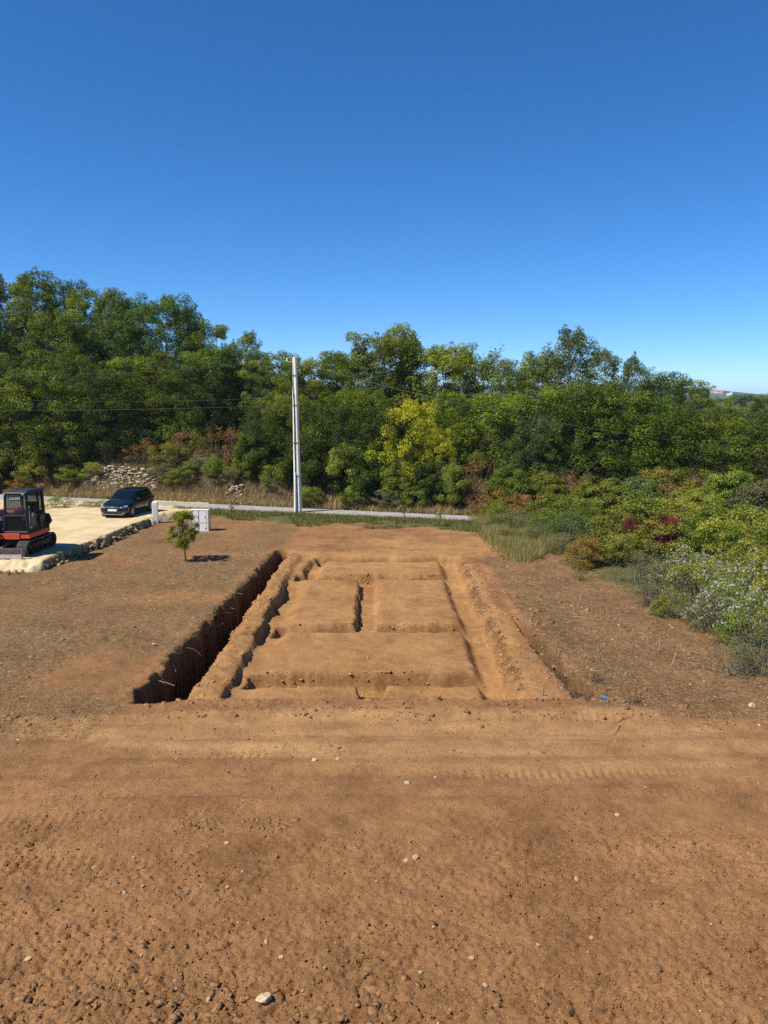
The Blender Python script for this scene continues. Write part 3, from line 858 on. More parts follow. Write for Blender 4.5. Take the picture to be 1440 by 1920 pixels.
def tree_meshes(seed, H=9.0, rad=2.7, base=0.2, clumps=75, per=210, leaf=0.17, cr=(0.42, 0.85), shape='oak', bare=0.0, spires=7):
    """trunk and crown of one tree, real size, foot at the origin"""
    rnd, rng = random.Random(seed), np.random.default_rng(seed)
    mb = MB()
    trunk_top = Vector((rnd.uniform(-.3, .3), rnd.uniform(-.3, .3), H * 0.62))
    r0 = 0.018 * H
    tp = limb((0, 0, -0.3), trunk_top, r0, r0 * 0.35, rnd, 7, 0.06, mb)
    cent, rr = [], []
    zc = H * (base + (1 - base) * 0.47)
    ph = [rnd.uniform(0, 6.28) for _ in range(4)]
    tries = 0
    while len(cent) < clumps and tries < 6000:
        tries += 1
        th = rnd.uniform(0, 6.283)
        z = rnd.uniform(base * H, H * 0.97)
        f = (z - base * H) / (H * (1 - base))
        if shape == 'oak': w = (max(0.0, 1 - abs(f - 0.42) ** 2.2 * 2.6)) ** 0.6
        elif shape == 'tall': w = 0.85 * (1 - f ** 2.4) ** 0.7 * (0.55 + 0.45 * min(1, f * 4))
        elif shape == 'cone': w = 0.9 * (1 - f) + 0.06
        else: w = math.sqrt(max(0.0, 1 - (f - 0.5) ** 2 * 3.2))
        lob = 1 + 0.22 * math.sin(2 * th + ph[0] + 3 * f) + 0.16 * math.sin(3 * th + ph[1] - 5 * f) + 0.12 * math.sin(5 * th + ph[2] + 8 * f)
        q = rad * w * lob * math.sqrt(rnd.uniform(0.2, 1.0))
        c = Vector((math.cos(th) * q, math.sin(th) * q, z))
        s = rnd.uniform(*cr) * (1.0 - 0.30 * f)
        if all((c - o).length > 0.68 * (s + t) for o, t in zip(cent, rr)):
            cent.append(c); rr.append(s)
    for k in range(spires):                                       # shoots that break the outline
        th, q = rnd.uniform(0, 6.283), rad * 0.62 * math.sqrt(rnd.random())
        z0 = H * (0.99 - 0.26 * (q / rad))
        for j in range(3):
            cent.append(Vector((math.cos(th) * q + rnd.uniform(-.08, .08), math.sin(th) * q + rnd.uniform(-.08, .08), z0 + j * 0.28 - 0.25)))
            rr.append(0.30 - 0.07 * j)
    nl = max(1, len(cent))
    order = sorted(range(nl), key=lambda i: rnd.random())
    mains = []
    for i in order[:11]:
        f = rnd.uniform(0.3, 0.95)
        st = tp[int(f * 6)]
        e = st.lerp(cent[i], 0.9)
        pts = limb(st, e, r0 * 0.42 * (1.1 - f * .6), r0 * 0.10, rnd, 5, 0.16, mb)
        mains += pts[2:]
    for i in order[11:]:
        st = min(mains, key=lambda p: (p - cent[i]).length)
        limb(st, cent[i], r0 * 0.11, 0.008, rnd, 4, 0.14, mb)
    R3 = [(s * 1.08, s * 1.08, s * rnd.uniform(0.66, 0.95)) for s in rr]
    cnt = [max(8, int(per * (s / 0.45) ** 2 * (1 if rnd.random() > bare else 0.08))) for s in rr]
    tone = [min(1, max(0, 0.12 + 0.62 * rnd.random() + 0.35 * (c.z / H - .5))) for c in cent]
    v, q, t = leaves(cent, R3, cnt, leaf, rng, tone, shell=0.6)
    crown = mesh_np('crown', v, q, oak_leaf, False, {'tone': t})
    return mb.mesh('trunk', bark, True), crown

def shrub_meshes(seed, H=1.5, rad=1.0, clumps=34, per=170, leaf=0.06, cr=(0.18, 0.36), stems=14, fluff=0, droop=0.0, base=0.08, mat=None):
    rnd, rng = random.Random(seed), np.random.default_rng(seed)
    cent, rr = [], []
    ph = [rnd.uniform(0, 6.28) for _ in range(3)]
    tries = 0
    while len(cent) < clumps and tries < 4000:
        tries += 1
        th, f = rnd.uniform(0, 6.283), rnd.random()
        w = math.sqrt(max(0, 1 - f ** 2)) * (0.75 + 0.25 * min(1, f * 5))
        lob = 1 + 0.25 * math.sin(2 * th + ph[0]) + 0.2 * math.sin(3 * th + ph[1] + 4 * f)
        q = rad * w * lob * math.sqrt(rnd.uniform(0.15, 1))
        z = base * H + (H * 0.92 - base * H) * f * (1 + 0.12 * math.sin(4 * th + ph[2]))
        c = Vector((math.cos(th) * q, math.sin(th) * q, z))
        s = rnd.uniform(*cr)
        if all((c - o).length > 0.45 * (s + t) for o, t in zip(cent, rr)):
            cent.append(c); rr.append(s)
    mb = MB()
    for k in range(stems):
        c = cent[k % len(cent)]
        limb((c.x * 0.25 + rnd.uniform(-.1, .1), c.y * 0.25 + rnd.uniform(-.1, .1), -0.1), c, 0.014 * H ** .5, 0.005, rnd, 5, 0.15, mb)
    for k in range(stems // 2):                                   # stray shoots
        c = rnd.choice(cent)
        limb(c, c + Vector((rnd.uniform(-.3, .3), rnd.uniform(-.3, .3), rnd.uniform(.25, .5) * H * 0.5)), 0.006, 0.003, rnd, 4, 0.1, mb)
    cnt = [max(10, int(per * (s / 0.27) ** 2)) for s in rr]
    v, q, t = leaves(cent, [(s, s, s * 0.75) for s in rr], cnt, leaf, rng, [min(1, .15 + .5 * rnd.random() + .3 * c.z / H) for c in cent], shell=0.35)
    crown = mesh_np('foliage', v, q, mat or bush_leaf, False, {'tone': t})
    fl = None
    if fluff:
        ids = [i for i, c in enumerate(cent) if c.z > 0.2 * H]
        pc, pr = [], []
        for k in range(fluff):
            i = rnd.choice(ids)
            dv = Vector((rnd.gauss(0, 1), rnd.gauss(0, 1), abs(rnd.gauss(0.3, .8)))).normalized() * rr[i] * rnd.uniform(.9, 1.12)
            pc.append(cent[i] + dv); pr.append((0.035, 0.035, 0.028))
        v, q, t = leaves(pc, pr, 7, 0.05, rng, shell=0.2, aspect=0.7)
        fl = mesh_np('seed_heads', v, q, fluff_m, False, {'tone': t})
    return mb.mesh('stems', twig_m, True), crown, fl

TREES = {
    'oak': [tree_meshes(s, 9, 2.7, 0.10 + 0.03 * (s % 3), 104, 240, 0.115, cr=(0.34, 0.80), shape='oak', spires=12) for s in (1, 2, 3)],
    'tall': [tree_meshes(s, 10, 2.5, 0.14, 108, 240, 0.115, cr=(0.32, 0.76), shape='tall', spires=14) for s in (11, 12)],
    'low': [tree_meshes(s, 6, 2.6, 0.03, 98, 210, 0.105, cr=(0.30, 0.70), shape='round', spires=14) for s in (21, 22, 23)],
    'airy': [tree_meshes(s, 9, 2.3, 0.18, 130, 220, 0.105, cr=(0.28, 0.58), shape='tall', spires=14) for s in (31, 32)],
    'sparse': [tree_meshes(41, 8, 1.6, 0.4, 40, 60, 0.10, cr=(0.25, 0.45), shape='tall', bare=0.55, spires=5)],
    'cone': [tree_meshes(51, 8, 1.7, 0.1, 95, 150, 0.10, cr=(0.25, 0.5), shape='cone', spires=2)],
}
def set_mat(o, m):
    if o.data.materials[0] is not m:
        o.material_slots[0].link = 'OBJECT'
        o.material_slots[0].material = m

def plant_tree(name, kind, var, x, y, top, mat, label, group=None, wide=1.0, cat='tree'):
    tm, cm = TREES[kind][var % len(TREES[kind])]
    H0 = {'oak': 9, 'tall': 10, 'low': 6, 'airy': 9, 'sparse': 8, 'cone': 8}[kind]
    z0 = zt(x, y)
    H = max(1.5, top - z0)
    e = empty(name, (x, y, z0), (x * 7.3 + y * 3.1) % 6.283)
    s = H / H0
    w = wide * (0.55 * s + 0.45)
    e.scale = (w, w, s)
    t = link(bpy.data.objects.new('trunk', tm), e)
    c = link(bpy.data.objects.new('crown', cm), e)
    set_mat(c, mat)
    tag(e, label, cat, group)
    return e

def ordinal(n):
    return ['first', 'second', 'third', 'fourth', 'fifth', 'sixth', 'seventh', 'eighth', 'ninth', 'tenth', 'eleventh', 'twelfth', 'thirteenth', 'fourteenth'][n]

# (x, y, height of the top above the plot, kind, material, width)
TREE_LIST = [
    ('oak_tree', 'tall', -33.35, 65.00, 15.48, oak_dark, 1.07, 'tall dark oak on the left slope skyline, first from the left edge', 'skyline oaks on the left slope'),
    ('oak_tree', 'oak', -31.39, 66.00, 16.14, oak_leaf, 0.99, 'tall dark oak on the left slope skyline, second from the left edge', 'skyline oaks on the left slope'),
    ('oak_tree', 'tall', -27.05, 62.00, 15.83, oak_leaf, 1.12, 'tall dark oak on the left slope skyline, third from the left edge', 'skyline oaks on the left slope'),
    ('oak_tree', 'oak', -26.56, 66.00, 15.63, oak_dark, 0.90, 'tall dark oak on the left slope skyline, fourth from the left edge', 'skyline oaks on the left slope'),
    ('oak_tree', 'oak', -23.36, 63.00, 14.44, oak_leaf, 0.97, 'tall dark oak on the left slope skyline, fifth from the left edge', 'skyline oaks on the left slope'),
    ('oak_tree', 'tall', -21.15, 62.00, 14.39, oak_leaf, 0.85, 'tall dark oak on the left slope skyline, sixth from the left edge', 'skyline oaks on the left slope'),
    ('oak_tree', 'oak', -20.53, 66.00, 13.91, oak_dark, 0.97, 'tall dark oak on the left slope skyline, seventh from the left edge', 'skyline oaks on the left slope'),
    ('oak_tree', 'oak', -27.93, 56.00, 12.31, oak_leaf, 1.16, 'rounded green oak inside the left wood, first from the left edge', 'second row of oaks on the left slope'),
    ('oak_tree', 'oak', -25.94, 57.00, 12.24, oak_dark, 0.99, 'rounded green oak inside the left wood, second from the left edge', 'second row of oaks on the left slope'),
    ('oak_tree', 'oak', -23.00, 55.00, 11.84, oak_leaf, 1.07, 'rounded green oak inside the left wood, third from the left edge', 'second row of oaks on the left slope'),
    ('oak_tree', 'tall', -21.01, 56.00, 11.21, oak_leaf, 0.99, 'rounded green oak inside the left wood, fourth from the left edge', 'second row of oaks on the left slope'),
    ('oak_tree', 'oak', -18.88, 57.00, 11.31, oak_dark, 1.07, 'rounded green oak inside the left wood, fifth from the left edge', 'second row of oaks on the left slope'),
    ('oak_tree', 'oak', -16.38, 58.00, 13.38, oak_leaf, 1.03, 'rounded green oak inside the left wood, sixth from the left edge', 'second row of oaks on the left slope'),
    ('oak_tree', 'tall', -14.14, 57.00, 12.35, oak_dark, 1.02, 'rounded green oak inside the left wood, seventh from the left edge', 'second row of oaks on the left slope'),
    ('oak_tree', 'oak', -12.79, 57.00, 11.38, oak_leaf, 0.90, 'rounded green oak inside the left wood, eighth from the left edge', 'second row of oaks on the left slope'),
    ('oak_tree', 'oak', -10.88, 52.50, 9.13, oak_dark, 0.78, 'rounded green oak inside the left wood, ninth from the left edge', 'second row of oaks on the left slope'),
    ('oak_tree', 'airy', -10.31, 53.50, 9.55, oak_leaf, 0.68, 'rounded green oak inside the left wood, tenth from the left edge', 'second row of oaks on the left slope'),
    ('oak_tree', 'airy', -10.24, 60.00, 10.88, oak_leaf, 0.87, 'rounded green oak inside the left wood, eleventh from the left edge', 'second row of oaks on the left slope'),
    ('oak_tree', 'oak', -25.31, 49.00, 8.75, oak_leaf, 1.16, 'oak at the front of the left wood above the lane, first from the left edge', 'front row of the left wood'),
    ('oak_tree', 'oak', -23.80, 50.00, 8.64, oak_dark, 0.99, 'oak at the front of the left wood above the lane, second from the left edge', 'front row of the left wood'),
    ('oak_tree', 'low', -21.12, 48.00, 7.56, oak_leaf, 1.16, 'oak at the front of the left wood above the lane, third from the left edge', 'front row of the left wood'),
    ('oak_tree', 'oak', -19.67, 49.00, 8.42, oak_leaf, 0.99, 'oak at the front of the left wood above the lane, fourth from the left edge', 'front row of the left wood'),
    ('oak_tree', 'oak', -17.35, 48.00, 7.56, oak_dark, 1.07, 'oak at the front of the left wood above the lane, fifth from the left edge', 'front row of the left wood'),
    ('oak_tree', 'oak', -16.16, 50.00, 8.47, oak_leaf, 0.99, 'oak at the front of the left wood above the lane, sixth from the left edge', 'front row of the left wood'),
    ('oak_tree', 'tall', -13.99, 49.00, 8.75, oak_leaf, 1.07, 'oak at the front of the left wood above the lane, seventh from the left edge', 'front row of the left wood'),
    ('oak_tree', 'oak', -12.38, 48.50, 8.23, oak_dark, 0.90, 'oak at the front of the left wood above the lane, eighth from the left edge', 'front row of the left wood'),
    ('oak_tree', 'oak', -11.61, 51.00, 9.04, oak_leaf, 1.02, 'oak at the front of the left wood above the lane, ninth from the left edge', 'front row of the left wood'),
    ('oak_tree', 'tall', -8.41, 52.00, 8.93, oak_dark, 0.87, 'oak in the middle of the wood behind the concrete pole, first from the left', 'trees behind the concrete pole'),
    ('oak_tree', 'oak', -6.80, 50.00, 8.81, oak_leaf, 0.85, 'oak in the middle of the wood behind the concrete pole, second from the left', 'trees behind the concrete pole'),
    ('oak_tree', 'oak', -4.93, 50.00, 8.37, oak_gold, 0.97, 'oak in the middle of the wood behind the concrete pole, third from the left', 'trees behind the concrete pole'),
    ('oak_tree', 'tall', -3.46, 52.00, 8.93, oak_leaf, 0.95, 'oak in the middle of the wood behind the concrete pole, fourth from the left', 'trees behind the concrete pole'),
    ('oak_tree', 'oak', -1.87, 50.00, 8.91, oak_leaf, 0.97, 'oak in the middle of the wood behind the concrete pole, fifth from the left', 'trees behind the concrete pole'),
    ('oak_tree', 'oak', -0.51, 50.00, 9.97, oak_gold, 1.07, 'golden-green oak on the skyline right of the pole, first from the left', 'trees right of the concrete pole'),
    ('oak_tree', 'tall', 0.97, 51.00, 10.63, oak_gold, 0.99, 'golden-green oak on the skyline right of the pole, second from the left', 'trees right of the concrete pole'),
    ('oak_tree', 'oak', 2.60, 51.00, 9.38, oak_leaf, 0.97, 'golden-green oak on the skyline right of the pole, third from the left', 'trees right of the concrete pole'),
    ('oak_tree', 'oak', 4.24, 50.00, 9.31, oak_gold, 0.99, 'golden-green oak on the skyline right of the pole, fourth from the left', 'trees right of the concrete pole'),
    ('oak_tree', 'oak', 5.89, 51.00, 8.87, oak_leaf, 1.07, 'golden-green oak on the skyline right of the pole, fifth from the left', 'trees right of the concrete pole'),
    ('oak_tree', 'oak', 8.83, 49.00, 8.42, oak_gold, 0.99, 'golden-green oak on the skyline right of the pole, sixth from the left', 'trees right of the concrete pole'),
    ('oak_tree', 'low', -6.86, 45.00, 5.33, oak_dark, 0.87, 'leafy tree leaning over the lane right of the pole, first from the left', 'trees along the lane'),
    ('oak_tree', 'low', -5.34, 44.50, 5.94, oak_leaf, 0.81, 'leafy tree leaning over the lane right of the pole, second from the left', 'trees along the lane'),
    ('oak_tree', 'low', -3.30, 43.00, 5.79, oak_dark, 1.07, 'leafy tree leaning over the lane right of the pole, third from the left', 'trees along the lane'),
    ('oak_tree', 'low', -1.73, 43.50, 6.23, oak_leaf, 0.90, 'leafy tree leaning over the lane right of the pole, fourth from the left', 'trees along the lane'),
    ('oak_tree', 'low', -0.23, 42.00, 5.36, oak_dark, 0.97, 'leafy tree leaning over the lane right of the pole, fifth from the left', 'trees along the lane'),
    ('oak_tree', 'oak', 3.53, 43.00, 6.22, oak_leaf, 0.81, 'leafy tree leaning over the lane right of the pole, sixth from the left', 'trees along the lane'),
    ('oak_tree', 'low', 5.22, 43.50, 5.78, oak_gold, 0.97, 'leafy tree leaning over the lane right of the pole, seventh from the left', 'trees along the lane'),
    ('oak_tree', 'low', 6.62, 42.00, 6.07, oak_leaf, 1.07, 'green tree in the right-hand wood, first along from the yellow tree', 'trees of the right-hand wood'),
    ('oak_tree', 'low', 8.35, 42.00, 5.79, oak_dark, 0.99, 'green tree in the right-hand wood, second along from the yellow tree', 'trees of the right-hand wood'),
    ('oak_tree', 'oak', 10.00, 43.00, 6.51, oak_leaf, 1.07, 'green tree in the right-hand wood, third along from the yellow tree', 'trees of the right-hand wood'),
    ('oak_tree', 'low', 11.20, 42.00, 6.64, oak_dark, 0.99, 'green tree in the right-hand wood, fourth along from the yellow tree', 'trees of the right-hand wood'),
    ('oak_tree', 'low', 12.49, 41.00, 6.34, oak_leaf, 1.12, 'green tree in the right-hand wood, fifth along from the yellow tree', 'trees of the right-hand wood'),
    ('oak_tree', 'low', 14.20, 41.00, 5.79, oak_leaf, 0.99, 'green tree in the right-hand wood, sixth along from the yellow tree', 'trees of the right-hand wood'),
    ('oak_tree', 'low', 15.67, 40.00, 5.24, oak_dark, 1.07, 'green tree in the right-hand wood, seventh along from the yellow tree', 'trees of the right-hand wood'),
    ('oak_tree', 'low', 16.77, 39.00, 4.99, oak_leaf, 1.08, 'green tree in the right-hand wood, eighth along from the yellow tree', 'trees of the right-hand wood'),
    ('oak_tree', 'low', 18.07, 38.00, 4.62, oak_leaf, 1.16, 'green tree in the right-hand wood, ninth along from the yellow tree', 'trees of the right-hand wood'),
    ('oak_tree', 'low', 20.11, 39.00, 5.12, oak_dark, 1.08, 'green tree in the right-hand wood, tenth along from the yellow tree', 'trees of the right-hand wood'),
    ('tree', 'airy', 13.93, 50.00, 8.97, blue_leaf, 0.97, 'skyline tree in the right-hand wood, first to the right of the tall one', 'skyline trees on the right'),
    ('tree', 'airy', 15.60, 49.00, 8.42, oak_leaf, 0.72, 'skyline tree in the right-hand wood, second to the right of the tall one', 'skyline trees on the right'),
    ('tree', 'oak', 18.08, 50.00, 7.47, oak_dark, 0.97, 'skyline tree in the right-hand wood, third to the right of the tall one', 'skyline trees on the right'),
    ('tree', 'oak', 19.48, 50.00, 7.03, oak_leaf, 0.90, 'skyline tree in the right-hand wood, fourth to the right of the tall one', 'skyline trees on the right'),
    ('tree', 'oak', 23.14, 54.00, 5.89, oak_leaf, 0.97, 'skyline tree in the right-hand wood, fifth to the right of the tall one', 'skyline trees on the right'),
    ('tree', 'oak', 27.96, 60.00, 6.06, oak_dark, 0.90, 'skyline tree in the right-hand wood, sixth to the right of the tall one', 'skyline trees on the right'),
    ('tree', 'oak', 32.01, 64.00, 6.21, oak_leaf, 1.07, 'skyline tree in the right-hand wood, seventh to the right of the tall one', 'skyline trees on the right'),
    ('oak_tree', 'low', 22.57, 40.00, 4.97, oak_leaf, 1.16, 'green tree beyond the right edge of the wood, first from the left', 'trees past the right edge'),
    ('oak_tree', 'oak', 29.96, 52.00, 5.78, oak_leaf, 0.99, 'green tree beyond the right edge of the wood, second from the left', 'trees past the right edge'),
    ('oak_tree', 'low', 25.37, 41.00, 5.09, oak_dark, 1.16, 'green tree beyond the right edge of the wood, third from the left', 'trees past the right edge'),
    ('oak_tree', 'oak', 31.89, 50.00, 5.78, oak_dark, 0.99, 'green tree beyond the right edge of the wood, fourth from the left', 'trees past the right edge'),
    ('bare_tree', 'sparse', 7.01, 48.00, 9.01, blue_leaf, 1.20, 'thin half-bare tree on the skyline beside the tall grey-green one', None),
    ('tall_tree', 'airy', 11.19, 47.00, 10.09, blue_leaf, 1.15, 'tallest grey-green tree on the right-hand skyline', None),
    ('tree', 'oak', 10.16, 49.00, 8.75, blue_leaf, 0.80, 'smaller grey-green tree at the left shoulder of the tallest one', None),
    ('pine_tree', 'cone', 17.58, 52.00, 7.96, blue_leaf, 0.90, 'dark conical pine poking above the right-hand skyline', None),
    ('yellow_tree', 'low', 1.42, 41.50, 5.64, yellow_leaf, 0.85, 'bright yellow-leaved tree standing by the lane', None),
    ('yellow_tree', 'low', 2.69, 41.00, 4.25, yellow_leaf, 0.55, 'small yellow-leaved tree at the right foot of the big yellow one', None),
    ('conifer', 'cone', -22.60, 70.00, 14.77, oak_dark, 0.90, 'dark pointed conifer behind the left skyline oaks', None),
    ('tree', 'low', 7.98, 40.00, 4.83, blue_leaf, 0.70, 'dusty grey-green tree in front of the right-hand wood', None),
]
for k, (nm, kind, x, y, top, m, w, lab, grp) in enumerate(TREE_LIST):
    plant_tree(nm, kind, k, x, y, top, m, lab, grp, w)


# ------------------------------------------------------------------ shrubs
SHRUBS = {
    'leafy': [shrub_meshes(s, 1.5, 1.05, 36, 170, 0.075) for s in (61, 62, 63)],
    'fine': [shrub_meshes(s, 1.5, 1.0, 40, 190, 0.05, cr=(0.16, 0.32)) for s in (71, 72)],
    'feathery': [shrub_meshes(s, 1.5, 0.9, 34, 110, 0.05, cr=(0.15, 0.32), stems=30) for s in (81, 82)],
    'fluffy': [shrub_meshes(s, 1.5, 1.1, 46, 130, 0.055, cr=(0.16, 0.34), stems=34, fluff=260) for s in (91, 92)],
    'big': [shrub_meshes(s, 3.0, 2.0, 60, 190, 0.12, cr=(0.36, 0.68)) for s in (95, 96, 97)],
}
SH_H = {'leafy': 1.5, 'fine': 1.5, 'feathery': 1.5, 'fluffy': 1.5, 'big': 3.0}
def plant_shrub(name, kind, var, x, y, h, w, mat, label, group=None, cat='shrub'):
    sm, cm, fm = SHRUBS[kind][var % len(SHRUBS[kind])]
    r0 = {'leafy': 1.05, 'fine': 1.0, 'feathery': 0.9, 'fluffy': 1.1, 'big': 2.0}[kind]
    e = empty(name, (x, y, zt(x, y)), (x * 5.7 + y * 2.3) % 6.283)
    e.scale = (w / 2 / r0, w / 2 / r0, h / SH_H[kind])
    link(bpy.data.objects.new('stems', sm), e)['kind'] = 'stuff'
    c = link(bpy.data.objects.new('foliage', cm), e)
    set_mat(c, mat)
    if fm: link(bpy.data.objects.new('seed_heads', fm), e)
    return tag(e, label, cat, group)

